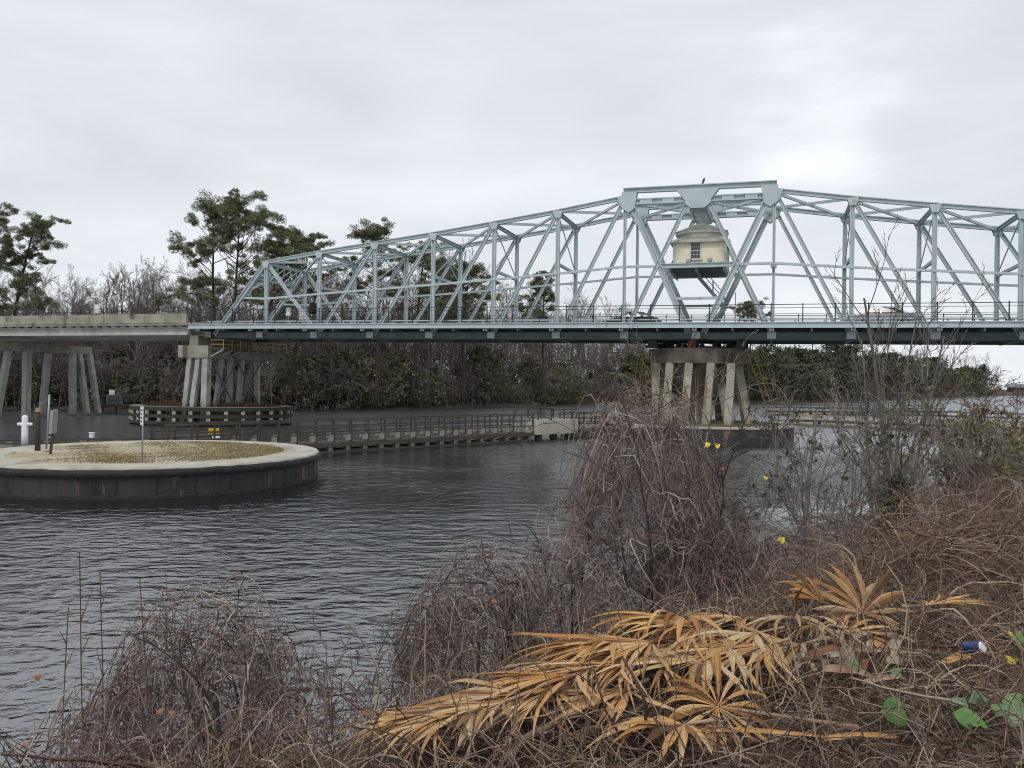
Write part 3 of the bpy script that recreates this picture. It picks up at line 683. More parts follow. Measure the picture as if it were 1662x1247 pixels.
def crossbeam_pier(a, label, caps, piles, extra=None):
    t = thing('bridge_pier', bw(a, 0), label, 'pier', 'piers under the approach span', YAW)
    b = MB()
    for c in caps: b.box(*c)
    b.build('pier_cap', M_conc, t)
    for (x0, y0, x1, y1, zb_, zt_, wd) in piles:
        b = MB(); b.beam((x1, y1, zb_), (x0, y0, zt_), wd, wd); b.build('pile', M_rest, t)
    return t
c0, c1 = H+1.85, H+2.95
p1 = crossbeam_pier(AP0+.75, 'concrete rest pier on white slanted piles where the truss meets the concrete span',
    [(-1.0, 1.2, -1.5, SP+1.5, c0, c1), (-1.5, -1.01, -2.1, 0.1, c0, c1), (-1.0, -.1, -1.2, SP+1.2, c1+.002, Z(3.86))],
    [(-.85, -1.2, -1.25, -1.5, .3, c0-.002, .46), (0.0, -1.1, -.55, -1.5, .3, c0-.002, .46), (0.8, -1.1, .75, -1.2, .3, c0-.002, .60), (.85, .9, .2, .8, .3, c0-.002, .38), (.4, 2.9, .2, 2.9, .3, c0-.002, .42), (0.6, 4.4, -.2, 4.8, .3, c0-.002, .40), (.5, 7.0, .5, 7.1, .3, c0-.002, .42)])
b = MB()
xb = 1.05
for (y0, z0, y1, z1) in ((-.8, c0-.1, 3.0, 1.2), (-.8, 1.2, 3.0, c0-.1), (3.0, c0-.1, 6.9, 1.2), (3.0, 1.2, 6.9, c0-.1)): b.beam((xb, y0, z0), (xb, y1, z1), .12, .12)
b.build('cross_brace', M_steel2, p1)
b = MB()
b.box(1.205, 2.7, -1.3, SP+2.6, c1-.35, c1-.27); b.build('walkway_floor', M_conc_d, p1)
b = MB()
for i in range(8):
    y = -1.25+i*1.3; b.beam((1.21, y, c0+.05), (2.65, y, c1-.37), .1, .1)
b.build('walkway_bracket', M_galv, p1)
b = MB()
for i in range(9):
    y = -1.25+i*1.25; b.box(2.62, 2.68, y-.03, y+.03, c1-.268, c1+.5)
for z in (.12, .5): b.beam((2.65, -1.25, c1+z), (2.65, SP+2.5, c1+z), .06, .06); b.beam((1.3, -1.25, c1+z), (2.65, -1.25, c1+z), .06, .06); b.beam((1.3, SP+2.5, c1+z), (2.65, SP+2.5, c1+z), .06, .06)
b.build('walkway_rail', M_yellow, p1)
d0, d1 = H+2.55, H+3.35
crossbeam_pier(AP0-23.6, 'far left concrete pier with leaning piles standing in dark water under the approach span',
    [(-.7, .7, -2.4, SP+4.5, d0, d1), (-1.2, 1.2, -3.6, -2.41, d0-.05, d1+.1)],
    [(-.5, -3.0, -1.6, -4.4, -.5, d0-.06, .62), (.5, -2.6, .3, -3.0, -.5, d0-.06, .62), (.4, .4, -1.0, .2, -.5, d0-.002, .55), (.4, 2.6, .5, 2.4, -.5, d0-.002, .62), (.4, 5.2, -.6, 5.4, .2, d0-.002, .55), (.4, 8.4, .5, 8.4, .2, d0-.002, .55), (.5, 9.2, 1.5, 9.4, .2, d0-.002, .5), (.55, 10.6, 1.9, 10.6, .2, d0-.002, .5)])

# oval timber fender round the rest pier
fe = thing('timber_fender', (bw(AP0+1.2, 3.2).x-1.7, bw(AP0+1.2, 3.2).y-.6, 0), 'low oval green timber fender ring round the rest pier', 'fender')
def oval(t, k=0): return ((7.3+k)*math.cos(t), (5.2+k)*math.sin(t))
for z0, z1, m in ((1.35, 1.68, M_green), (.72, 1.02, M_green), (.12, .40, M_green)):
    b = MB(); n = 64
    for i in range(n):
        t0, t1 = 2*math.pi*i/n, 2*math.pi*(i+1)/n
        b.beam((*oval(t0), (z0+z1)/2), (*oval(t1), (z0+z1)/2), .3, z1-z0, side=(0, 0, 1)) if False else None
        p0, p1_ = Vector((*oval(t0), (z0+z1)/2)), Vector((*oval(t1), (z0+z1)/2))
        b.beam(p0, p1_, z1-z0, .3, side=(0, 0, 1))
    b.build('wale', m, fe)
b = MB()
for i in range(30):
    t = 2*math.pi*(i+.5)/30; x, y = oval(t, -.02)
    for z0, z1 in ((1.03, 1.34), (.41, .71)): b = MB(); b.box(x-.16, x+.16, y-.16, y+.16, z0, z1); b.build('spacer', M_block, fe)
b = MB()
for i in range(30):
    t = 2*math.pi*(i+.5)/30; x, y = oval(t, -.4); b.tube([(x, y, -2), (x, y, 1.6)], .16, 8)
b.build('fender_pile', M_timber, fe)
b = MB(); n = 64; V = [(*oval(2*math.pi*i/n, .1), 1.70) for i in range(n)]+[(*oval(2*math.pi*i/n, -.75), 1.70) for i in range(n)]
b.add(V+[(x, y, 1.685) for x, y, z in V], [(i, (i+1) % n, n+(i+1) % n, n+i) for i in range(n)]+[(2*n+i, 3*n+i, 3*n+(i+1) % n, 2*n+(i+1) % n) for i in range(n)]+[(i, 2*n+i, 2*n+(i+1) % n, (i+1) % n) for i in range(n)]); b.build('walk_plank', M_block, fe)
# brush-grown islet inside it
V = [(0, 0, 1.5)]+[(6.2*math.cos(2*math.pi*i/32)*(.55 if j else 1), 4.2*math.sin(2*math.pi*i/32)*(.55 if j else 1), 1.1 if j else -.5) for j in (1, 0) for i in range(32)]
isl = bpy.data.meshes.new('terrain'); isl.from_pydata(V, [], [(0, 1+i, 1+(i+1) % 32) for i in range(32)]+[(1+i, 33+i, 33+(i+1) % 32, 1+(i+1) % 32) for i in range(32)])
io = link('terrain', isl, M_soil); io.location = fe.location; tag(io, kind='structure')
S = 2600; th = rng.uniform(0, 2*np.pi, S); rr = np.sqrt(rng.uniform(0, 1, S)); bx_ = 6.3*rr*np.cos(th); by_ = 4.3*rr*np.sin(th)
hgt = rng.uniform(.3, 1.3, S); dx_ = rng.normal(0, .3, S); dy_ = rng.normal(0, .3, S)
Pm = np.stack([np.stack([bx_+dx_*t, by_+dy_*t, .9+hgt*t**.8], -1) for t in (0, .5, 1)], 1)
V, Q = strands(Pm, np.full((S, 3), .02))
bo_ = np_mesh('dead_brush', V, Q, mat('russet_brush', (0.1, 0.05, 0.03), rough=0.9, island=[(0.05, 0.03, 0.02), (0.11, 0.06, 0.035), (0.16, 0.09, 0.05)])); bo_.location = fe.location
tag(bo_, 'reddish dead brush growing inside the oval fender', 'brush', kind='stuff')

# ------------------------------------------------------------------ sheet pile cell
CC = Vector((-15.2, 35.2)); CR = 6.75
ce = thing('sheet_pile_cell', (CC.x, CC.y, 0), 'round dark sheet-pile cell with pale concrete rim and dry grass top', 'mooring cell')
b = MB(); n = 33; V = []; Fq = []
prof = []
for i in range(n):
    for fr, rr_ in ((0.02, CR+.015), (.06, CR+.06), (.46, CR+.066), (.50, CR+.045), (.54, CR+.063), (.95, CR+.058)):
        t = 2*math.pi*(i+fr)/n; prof.append((rr_*math.cos(t), rr_*math.sin(t)))
b.prism(prof, -2.5, .86); b.build('sheet_pile_wall', M_sheet, ce)
b = MB(); b.lathe([(CR+.05, -.3), (CR+.092, -.25), (CR+.092, .10), (CR+.05, .13)], (0, 0, 0), 132); b.v = [(x, y, z+(.04*math.sin(x*4+y*7) if z > 0 else 0)) for x, y, z in b.v]; b.build('weed_band', mat('waterline_weed', (0.014, 0.015, 0.011), (0.026, 0.025, 0.020), rough=.8, scale=4), ce)
b = MB(); b.lathe([(CR+.04, .78), (CR+.16, .78), (CR+.24, .86), (CR+.24, .98), (CR+.16, 1.05), (CR+.04, 1.05)], (0, 0, 0), 96); b.v = [(x*(1+.002*math.sin(x*5.1+y*3.7)+.0015*math.sin(x*11-y*9)), y*(1+.002*math.sin(x*5.1+y*3.7)), z+.012*math.sin(x*3.3+y*4.9)+.012*math.sin(9*x-7*y)) for x, y, z in b.v]; b.build('rub_rail', M_rubber, ce, True)
b = MB(); b.lathe([(CR+.03, .865), (CR+.10, 1.052), (CR+.06, 1.12), (CR-1.35, 1.13), (CR-1.35, 1.0)], (0, 0, 0), 96); b.build('coping', M_coping, ce)
b = MB(); b.lathe([(CR-1.3, .95), (CR-1.36, 1.135), (3.6, 1.145), (1.2, 1.16)], (0, 0, 0), 64); b.build('turf', M_grass_dry, ce)
b = MB()
for (t0, t1, rr_) in ((-1.2, -1.17, .09), (-1.9, -1.87, .08)): pass
S = 22000; th = rng.uniform(0, 2*np.pi, S); rr = (CR-1.42)*np.sqrt(rng.uniform(0, 1, S)); gx, gy = rr*np.cos(th), rr*np.sin(th)
keep = (vnoise(gx, gy, .55, 2)+gx*.20 > rng.normal(.0, .35, S))
gx, gy = gx[keep], gy[keep]; S = len(gx)
hgt = rng.uniform(.015, .055, S)*np.where(rng.random(S) < .02, 3, 1)
Pm = np.stack([np.stack([gx+t*rng.normal(0, .05, S), gy+t*rng.normal(0, .05, S), 1.14+hgt*t], -1) for t in (0, .6, 1)], 1)
V, Q = strands(Pm, np.stack([np.full(S, .011), np.full(S, .008), np.full(S, .003)], 1))
go = np_mesh('grass', V, Q, M_blade); go.location = (CC.x, CC.y, 0); tag(go, 'dry yellow grass growing on the round cell', 'grass', kind='stuff')

def rest(x, y, z=1.135):   # point on the cell top under a pixel
    return at(x, y, z=z)
# white bitt, posts, signs on the cell
q = rest(40, 722); t = thing('mooring_bitt', q, 'white cross-shaped mooring bitt on the round cell', 'bollard')
b = MB(); b.lathe([(.145, 0), (.135, .5), (.13, 1.22), (.11, 1.30), (.06, 1.335)], (0, 0, 0), 24); b.build('post', M_white, t, True)
b = MB(); b.tube([(-.34, 0, .93), (-.31, 0, .93), (.31, 0, .93), (.34, 0, .93)], [.045, .07, .07, .045], 12); b.build('cross_bar', M_white, t, True)
q = rest(61, 732); t = thing('timber_post', q, 'brown timber post with a pale cap beside the white mooring bitt', 'post')
b = MB(); b.lathe([(.11, 0), (.10, 1.55), (.09, 1.62)], (0, 0, 0), 12); b.build('post', M_timber, t, True)
b = MB(); b.lathe([(.13, 1.621), (.13, 1.66), (.09, 1.67), (.09, 1.80)], (0, 0, 0), 12); b.build('cap', M_yellow_old, t)
q = rest(75, 731); t = thing('steel_pole', q, 'thin grey steel pole between the timber post and a leaning post', 'pole')
b = MB(); b.tube([(0, 0, 0), (.06, .0, 1.3), (.11, 0, 2.35)], .04, 8); b.build('pole', M_galv, t, True)
b = MB(); b.beam((.02, 0, .55), (.2, 0, .55), .04, .08); b.build('clip', M_galv, t)
q = rest(82, 738); t = thing('leaning_sign', q, 'narrow sign board seen edge-on on a leaning rusty post', 'sign')
b = MB(); b.beam((0, 0, 0), (.13, 0, 1.75), .09, .06, side=(1, 0, 0)); b.build('post', mat('rusty_post', (0.10, 0.055, 0.035), (0.05, 0.03, 0.02), rough=.9), t)
b = MB(); b.beam((.10, -.05, .85), (.165, -.05, 1.78), .10, .62, side=(.96, .2, 0)); b.build('board', M_galv, t)
q = rest(231, 747); t = thing('post_sign', q, 'tall narrow white sign on a thin grey pole standing on the cell grass', 'sign', rz=-.95)
b = MB(); b.tube([(0, 0, 0), (0, 0, 2.05)], .03, 8); b.build('pole', M_galv, t, True)
b = MB(); b.box(-.22, .22, -.045, -.032, 1.32, 2.02); b.build('sign_board', M_white, t)
b = MB()
for i, z in enumerate((1.88, 1.74, 1.60, 1.46)): b.box(-.15, .15 - .05*(i % 2), -.049, -.046, z-.03, z+.03)
b.build('lettering', M_black, t)
q = at(149, 716, 43.2); t = thing('beacon', q, 'small grey round navigation lamp on a short stem behind the cell', 'lamp')
b = MB(); b.lathe([(.05, -.5), (.05, .18)], (0, 0, 0), 10); b.build('stem', M_galv, t)
b = MB(); b.lathe([(.13, .18), (.13, .40), (.16, .41), (.16, .45)], (0, 0, 0), 16); b.build('lamp_head', M_white, t)
b = MB(); b.tube([(0, 0, 0), (.0, 0, .03)], [.1, .08], 10)
q = rest(76, 734); b2 = MB(); b2.lathe([(.05, 0), (.1, .03), (.11, .08), (.06, .12)], (0, 0, 0), 10); ro = b2.build('stone', M_coping); ro.location = q; tag(ro, 'small pale stone lying beside the leaning sign post', 'stone')

# ------------------------------------------------------------------ timber walkways
def walkway(p0, p1, label, rail=True, yellow=False, name='timber_walkway', group='timber fender walkways', sp_=1.22, ends=None):
    p0, p1 = Vector((p0[0], p0[1], 0)), Vector((p1[0], p1[1], 0)); d = p1-p0; Ln = d.length; rz = math.atan2(d.y, d.x)
    t = thing(name, p0, label, 'walkway', group, rz)
    wm = M_yellow_old if yellow else M_timber
    n = max(2, int(Ln/sp_)); W = 1.6
    def each(nm, box, m_, ys):
        b = MB(); b.box(*box); o0 = b.build(nm, m_, t); first = True
        for i in range(n+1):
            for y in ys:
                o = o0 if first else o0.copy(); o.location = (Ln*i/n, y, 0)
                if not first: COL.objects.link(o); o.parent = t
                first = False
    each('support_pile', (-.15, .15, -.16, .16, -1.5, .34), M_block, (0, W))
    b = MB()
    for y in (-.24, W+.24): b.box(-.2, Ln+.2, y-.09, y+.09, .36, .60); b.box(-.2, Ln+.2, y-.09, y+.09, -.08, .09)
    b.build('wale', M_timber, t)
    if yellow:
        b = MB(); b.box(-.2, Ln+.2, -.36, -.331, .60, .70); b.box(-.2, Ln+.2, -.36, -.331, .06, .16); b.build('yellow_edge', M_yellow_old, t)
    b = MB(); b.box(0, Ln, -.14, W+.14, .50, .58); b.build('deck', M_timber, t)
    each('spacer_block', (-.20, .08, -.10, .10, .70, 1.04), M_block, (-.22, W+.22))
    b = MB()
    for y in (-.22, W+.22): b.box(0, Ln, y-.05, y+.05, 1.041, 1.12)
    b.build('curb_rail', wm, t)
    if rail:
        b = MB(); m_ = n
        for i in range(m_+1):
            x = Ln*i/m_
            for y in (-.2, W+.2): b.box(x+.14, x+.22, y-.04, y+.04, .581, 1.83)
        for y in (-.2, W+.2):
            b.box(0, Ln+.2, y-.06, y+.06, 1.831, 1.90); b.box(0, Ln+.2, y-.075, y-.041, 1.42, 1.50)
        b.build('handrail', M_timber, t)
    return t
W0, W1 = (-17.5, 41.6), (1.3, 60.8)
walkway(W0, W1, 'long dark timber walkway with handrails running from the cell to the pivot pier')
dv = (Vector(W1)-Vector(W0)).normalized()
cb0 = Vector(W1)+dv*.4
t = thing('concrete_dolphin', (cb0.x, cb0.y, 0), 'pale concrete block set in the timber walkway near the vine-covered tree', 'dolphin', rz=math.atan2(dv.y, dv.x))
b = MB(); b.box(0, 4.6, -.5, .7, .42, 1.5); b.build('block', M_coping, t)
b = MB()
for x in (.6, 2.3, 4.0):
    for y in (0, 1.6): b.box(x-.2, x+.2, y-.2, y+.2, -1.5, .418)
b.build('support_pile', M_timber, t)
b = MB()
for i in range(4):
    for y in (-.4, 2.0): b.box(.1+i*1.45, .18+i*1.45, y-.04, y+.04, 1.5, 2.2)
for y in (-.4, 2.0): b.box(.1, 4.55, y-.05, y+.05, 2.2, 2.27); b.box(.1, 4.55, y-.03, y+.03, 1.83, 1.88)
b.build('handrail', M_timber, t)
e0 = cb0+dv*4.9
walkway(e0, e0+dv*6.0, 'short dark timber walkway behind the vines between concrete block and pivot pier')
walkway((-29.5, 36.2), (-17.9, 41.5), 'low timber curb walkway without handrail behind the round cell', rail=False, sp_=1.5)
walkway((31.0, 91.4), (50, 76.5), 'yellow-edged timber walkway beyond the pier on the right, nearest one', yellow=True, sp_=2.2)
walkway((38, 120), (66, 128), 'far timber walkway on the right behind the yellow-edged one', sp_=2.4)
# caution sign fixed on the walkway
wd = math.atan2(dv.y, dv.x)
q = at(347, 713, 44.9); t = thing('warning_sign', (q.x, q.y, q.z), 'yellow caution sign with a white board below, on the timber walkway', 'sign', rz=.12)
b = MB(); b.box(-.28, .28, -.012, .012, .28, .60); b.build('sign_board', M_sign_y, t)
b = MB(); b.add([(-.09, -.016, .33), (.09, -.016, .33), (0, -.016, .52), (-.09, -.013, .33), (.09, -.013, .33), (0, -.013, .52)], [(0, 1, 2), (5, 4, 3), (0, 3, 4, 1), (1, 4, 5, 2), (2, 5, 3, 0)])
for x in (-.18, .18): b.box(x-.055, x+.055, -.016, -.013, .32, .365)
b.build('symbol', M_black, t)
b = MB(); b.box(-.08, .33, -.012, .012, .0, .17); b.build('lower_board', M_white, t)
b = MB(); b.box(-.03, .03, .0125, .06, -.5, .62); b.build('post', M_timber, t)
# dark fishing skiff-less rack on the left pier shore: low dark dock
t = thing('timber_dock', at(215, 657, 97), 'low dark timber dock with rail under the far left approach pier', 'dock', rz=-.3)
b = MB(); b.box(-6, 6, -.6, .6, -.15, .0)
for i in range(7): b.box(-6+i*2-.1, -6+i*2+.1, -.5, -.3, -2.5, -.151)
b.build('deck', M_timber, t)
b = MB()
for i in range(9): b.box(-4+i*1.2-.04, -4+i*1.2+.04, -.55, -.47, 0, .95)
b.box(-4, 5.7, -.56, -.46, .951, 1.02); b.box(-4, 5.7, -.54, -.48, .45, .5); b.build('handrail', M_timber, t)
b = MB(); b.box(-3.5, -2.0, -.3, .6, .001, 1.1); b.build('equipment_box', M_steel2, t)
b = MB(); b.box(-3.1, -2.3, -.33, -.301, 1.101, 1.7); b.build('notice_board', M_white, t)

# ------------------------------------------------------------------ small things on the bridges
q = bw(AP0-8.9, -1.4, 0); q.z = zt+.002
q = at(153, 511, 78.6); t = thing('camera_pole', q, 'short grey pole with lamp heads and a white box on the concrete parapet', 'pole')
b = MB(); b.tube([(0, 0, -1.6), (0, 0, 1.6)], .09, 8); b.build('pole', M_galv, t)
b = MB(); b.box(-.55, -.05, -.15, .15, 1.3, 1.42); b.box(-.2, .45, -.18, .18, 1.6, 1.72); b.build('lamp_head', M_white, t)
b = MB(); b.box(.1, .5, -.15, .15, .15, .95); b.build('control_box', M_white, t)
for (x, y, D_, lab) in ((468, 506, 74.2, 'small blank white sign plate on the bridge railing, left one of two'), (489, 513, 74.0, 'small blank white sign plate on the bridge railing, right one of two')):
    q = at(x, y, D_); t = thing('rail_sign', q, lab, 'sign', 'white sign plates on the bridge', YAW)
    b = MB(); b.box(-.22, .22, -.02, .02, -.36, .36); b.build('plate', M_white, t)
    b = MB(); b.box(-.03, .03, .021, .05, -1.0, .36); b.build('post', M_galv, t)
q = at(508, 500, 77.5); t = thing('traffic_signal', q, 'dark traffic signal head standing on the bridge near its left end', 'traffic signal', rz=YAW)
b = MB(); b.lathe([(.1, -.6), (.32, -.45), (.36, 0), (.32, .45), (.1, .6)], (0, 0, 0), 14); b.build('signal_head', M_black, t)
b = MB(); b.tube([(0, 0, -1.5), (0, 0, -.6)], .05, 8); b.build('post', M_darkrail, t)
# ------------------------------------------------------------------ vegetation
def smoothwalk(g, S, K, P0, D0, step, wob, grav=0.0, curl=None):
    """random-walk strands; returns (S,K,3)"""
    P_ = np.empty((S, K, 3)); P_[:, 0] = P0; d = D0/np.linalg.norm(D0, axis=1, keepdims=True)
    bend = g.normal(0, wob, (S, 3))
    for i in range(1, K):
        bend = .6*bend+g.normal(0, wob, (S, 3)); d = d+bend; d[:, 2] -= grav*(i/K)
        d /= np.linalg.norm(d, axis=1, keepdims=True); P_[:, i] = P_[:, i-1]+d*(step if np.isscalar(step) else step[:, None])
    return P_

def rot_any(v, ang, r):
    """tilt unit vector v by ang in a random direction"""
    a = Vector((r.gauss(0, 1), r.gauss(0, 1), r.gauss(0, 1))); a = (a-v*a.dot(v))
    if a.length < 1e-5: a = Vector((1, 0, 0))
    a.normalize(); return (v*math.cos(ang)+a*math.sin(ang)).normalized()

def branch_paths(r, p, d, ln, rad, lvl, maxl, nb, up, out, K=5, wob=.18, ratio=.6, spread=(.5, 1.0)):
    """recursive bare branching; out[lvl] collects (K,3) paths and radii"""
    pts = [p.copy()]; rd = [rad]
    q = p.copy(); dd = d.copy()
    for i in range(1, K):
        dd = (dd+Vector((r.gauss(0, wob), r.gauss(0, wob), r.gauss(0, wob)+up))).normalized()
        q = q+dd*(ln/(K-1)); pts.append(q.copy()); rd.append(rad*(1-.72*i/(K-1)))
    out.append((pts, rd, lvl))
    if lvl >= maxl: return
    k = nb[lvl]
    for j in range(k):
        t = .25+.75*(j+r.random())/k; t = min(t, .98)
        f = t*(K-1); i = min(int(f), K-2); w_ = f-i
        sp_ = pts[i].lerp(pts[i+1], w_); td = (pts[i+1]-pts[i]).normalized()
        nd = rot_any(td, r.uniform(*spread), r)
        branch_paths(r, sp_, nd, ln*ratio*r.uniform(.7, 1.15)*(1.15-.5*t), max(rd[i]*.55, .006), lvl+1, maxl, nb, up, out, K, wob, ratio, spread)

def paths_mesh(paths, n=3, minr=0.0):
    Pm = np.array([[tuple(v) for v in p] for p, _, _ in paths]); Rm = np.maximum(np.array([rr for _, rr, _ in paths]), minr)
    return strands(Pm, Rm, n)

def leaf_cloud(C, size, n, flat=.6, seed=1, spread=1.0, thin=.45):
    """n small leaf triangles scattered round each centre in C (list of (x,y,z,r))"""
    g = np.random.default_rng(seed); C = np.asarray(C)
    k = len(C); c = np.repeat(C, n, axis=0)
    d = g.normal(0, 1, (k*n, 3)); d /= np.linalg.norm(d, axis=1, keepdims=True); rr = g.random((k*n, 1))**.45
    p = c[:, :3]+d*rr*c[:, 3:4]*np.array([1, 1, flat])*spread
    u = g.normal(0, 1, (k*n, 3)); u /= np.linalg.norm(u, axis=1, keepdims=True); v = np.cross(u, g.normal(0, 1, (k*n, 3))); v /= np.linalg.norm(v, axis=1, keepdims=True)+1e-9
    s = size*g.uniform(.5, 1.3, (k*n, 1))
    V = np.stack([p-u*s, p+u*s*.6+v*s*thin, p+u*s*.6-v*s*thin], 1).reshape(-1, 3)
    return V, np.arange(len(V)).reshape(-1, 3)

# ---- pines
def pine(x, ytop, D, base_px, crown_bot, seed, label, width=1.0, side=0.0, zbase=.9, dense=1.0, rad=.30, low=None):
    """a loblolly pine whose tip stands at photo (x, ytop), foot at (base_px) at depth D; crown below crown_bot (fraction from the foot)"""
    r = random.Random(seed)
    tip = at(x, ytop+(26 if x < 480 else 8), D); foot = at(base_px, 600, D); foot.z = zbase
    t = thing('pine_tree', foot, label, 'tree', 'tall pines above the far wood')
    hgt = tip.z-foot.z; top = tip-foot
    K = 14; pts = []
    for i in range(K):
        f = i/(K-1); sw = math.sin(f*3.0+seed)*.35*(f*(1-f)*4)
        pts.append(Vector((top.x*f**1.2+sw, r.uniform(-.1, .1), hgt*f)))
    rd = [rad*(1-.78*(i/(K-1))) for i in range(K)]
    b = MB(); b.tube(pts, rd, 8); b.build('trunk', M_bark, t, True)
    cl = []; br_ = []
    nb = int(30*dense)
    for j in range(nb):
        f = crown_bot+(1-crown_bot)*((j+r.random())/nb)**.85; f = min(f, .985)
        fi = f*(K-1); i = min(int(fi), K-2); p = pts[i].lerp(pts[i+1], fi-i)
        rel = (f-crown_bot)/(1-crown_bot)
        ln = hgt*.215*width*(1.05-.62*rel**2.2)*r.uniform(.45, 1.25)
        az = r.uniform(0, 2*math.pi); dx = math.cos(az)+side*r.random(); d = Vector((dx, math.sin(az), r.uniform(.05, .5)+.5*rel)).normalized()
        pp = [p]; q = p.copy(); dd = d
        for s_ in range(4):
            dd = (dd+Vector((r.gauss(0, .2), r.gauss(0, .2), r.gauss(.06, .15)))).normalized(); q = q+dd*ln/4; pp.append(q.copy())
        br_.append((pp, [rad*.26*(1-rel*.5), rad*.2, rad*.14, rad*.10, rad*.05], 1))
        cs = hgt*.031*r.uniform(.8, 1.3)
        for w_ in range(r.randint(5, 7)):
            a_ = pp[r.choice([3, 3, 4, 4, 4])]
            cl.append((a_.x+r.gauss(0, cs*.9), a_.y+r.gauss(0, cs*.9), a_.z+r.gauss(cs*.3, cs*.42), cs*r.uniform(.6, 1.05)))
        for w_ in range(2):
            c_ = cl[-1-w_]; a_ = pp[r.choice([2, 3])]; e_ = Vector(c_[:3]); br_.append(([a_.lerp(e_, u_/4) for u_ in range(5)], [rad*.07]*5, 2))
    if low:
        for (dx, dz, ln_) in low:
            f = dz; fi = f*(K-1); i = min(int(fi), K-2); p = pts[i].lerp(pts[i+1], fi-i)
            pp = [p+Vector((dx*ln_*u_/4, .2*u_, .12*ln_*math.sin(u_*.8))) for u_ in range(5)]; br_.append((pp, [.10, .08, .07, .05, .03], 1))
            for w_ in range(7): cl.append((pp[4].x+r.gauss(0, .9), pp[4].y+r.gauss(0, .8), pp[4].z+r.gauss(.2, .35), r.uniform(.5, .95)))
            for w_ in range(4): cl.append((pp[3].x+r.gauss(0, .6), pp[3].y+r.gauss(0, .6), pp[3].z+r.gauss(.2, .35), r.uniform(.45, .8)))
    for w_ in range(4): cl.append((pts[-1].x+r.gauss(0, .6), r.gauss(0, .6), pts[-1].z+r.uniform(-.9, .3), hgt*.035))
    V, Q = paths_mesh(br_, 4); np_mesh('branches', V, Q, M_bark, t)
    V, Q = leaf_cloud(cl, .21, 150, .62, seed, thin=.20); np_mesh('crown', V, Q, M_needle, t)
    return t
PINES = [
    (-12, 322, 106, -20, .52, 1, 'pine with a broad crown cut off at the left edge of the view', .9, .0),
    (58, 338, 104, 2, .42, 2, 'leaning pine with open crown at far left above the concrete parapet', .80, .5),
    (345, 322, 108, 357, .48, 3, 'tall pine left of the tallest one, with one long bare limb reaching left', 1.05, -.35),
    (388, 316, 106, 380, .46, 4, 'tallest pine with rounded dense crown behind the left end of the truss', 1.15, .2),
    (462, 360, 104, 405, .50, 5, 'pine leaning right with a clump at its tip, right of the tallest pine', .9, .5),
    (500, 388, 112, 470, .62, 6, 'pine crown showing just above the left end of the top chord', 1.0, 0),
    (604, 374, 118, 612, .60, 7, 'flat-topped pine rising behind the third truss panel', 1.0, 0),
    (690, 404, 126, 668, .45, 8, 'pine with twisting trunk behind the fourth truss panel', 1.2, 0),
    (760, 432, 132, 752, .42, 9, 'bushy pine behind the fifth truss panel', 1.2, 0),
    (725, 425, 140, 712, .5, 12, 'thin pine between two bushier ones behind the fourth truss panel', .9, 0),
    (882, 447, 140, 886, .42, 10, 'shorter pine behind the sixth truss panel', 1.0, 0),
    (1219, 490, 190, 1216, .55, 11, 'small round pine seen through the right tower leg', 1.2, 0),
]
for i, a in enumerate(PINES):
    low = [(-1, .55, 7.5)] if i == 2 else None
    pine(a[0], a[1], a[2], a[3], a[4], a[5], a[6], a[7], a[8], low=low, dense=1.1 if i in (3, 8) else .95)

# ---- bare trees and evergreens of the far wood (a few models, copied)
def bare_model(seed, hgt, m, label, group, name='bare_tree', nb=(15, 9, 6), minr=.015, lean=.08, spread=(.42, 1.05), up=.035):
    r = random.Random(seed); t = thing(name, (0, 0, 0), label, 'tree', group)
    out_ = []; branch_paths(r, Vector((0, 0, -.3)), Vector((r.gauss(0, lean), r.gauss(0, lean), 1)).normalized(), hgt, hgt*.0115, 0, 3, nb, up, out_, 6, .07, .42, spread)
    tr = [o for o in out_ if o[2] == 0]; bs = [o for o in out_ if o[2] > 0]
    V, Q = paths_mesh(tr, 6); np_mesh('trunk', V, Q, m, t, True)
    V, Q = paths_mesh(bs, 3, minr); np_mesh('crown', V, Q, m, t)
    return t
def shrub_model(seed, hgt, m, label, group, wid=.55, n=90, leaf=.24, per=26):
    r = random.Random(seed); t = thing('evergreen_shrub', (0, 0, 0), label, 'shrub', group)
    out_ = []; cl = []
    for k in range(5):
        branch_paths(r, Vector((r.gauss(0, .3), r.gauss(0, .3), -.2)), Vector((r.gauss(0, .3), r.gauss(0, .3), 1)).normalized(), hgt*.8, hgt*.012, 0, 1, (6,), .02, out_, 5, .16, .5, (.4, .9))
    for k in range(n):
        f = r.random()**.8; ang = r.uniform(0, 6.283); rr = hgt*wid*(math.sin(math.pi*min(.97, .16+.80*f))**.7)*r.random()**.5
        cl.append((rr*math.cos(ang), rr*math.sin(ang), hgt*(.04+.96*f), hgt*.085*r.uniform(.6, 1.3)))
    V, Q = paths_mesh(out_, 4, .02); np_mesh('trunk', V, Q, M_bare, t)
    V, Q = leaf_cloud(cl, leaf, per, .8, seed); np_mesh('crown', V, Q, m, t)
    return t
G1, G2, G3, G4 = 'leafless grey trees of the far wood', 'leafless reddish trees of the far wood', 'olive evergreens along the far waterline', 'dark green evergreens along the far bank'
L1 = 'leafless grey tree, one of many in the wood across the river'; L2 = 'leafless reddish-brown tree among the grey ones across the river'
L3 = 'olive evergreen bush by the water across the river'; L4 = 'dark green evergreen bush under the trees across the river'
bare = [bare_model(20+i, 16, M_bare, L1, G1) for i in range(5)]
barer = [bare_model(40+i, 14, M_bare_r, L2, G2, nb=(15, 8, 5), spread=(.35, .9), up=.06) for i in range(2)]
olive = [shrub_model(60+i, 6, M_leaf_o, L3, G3) for i in range(3)]
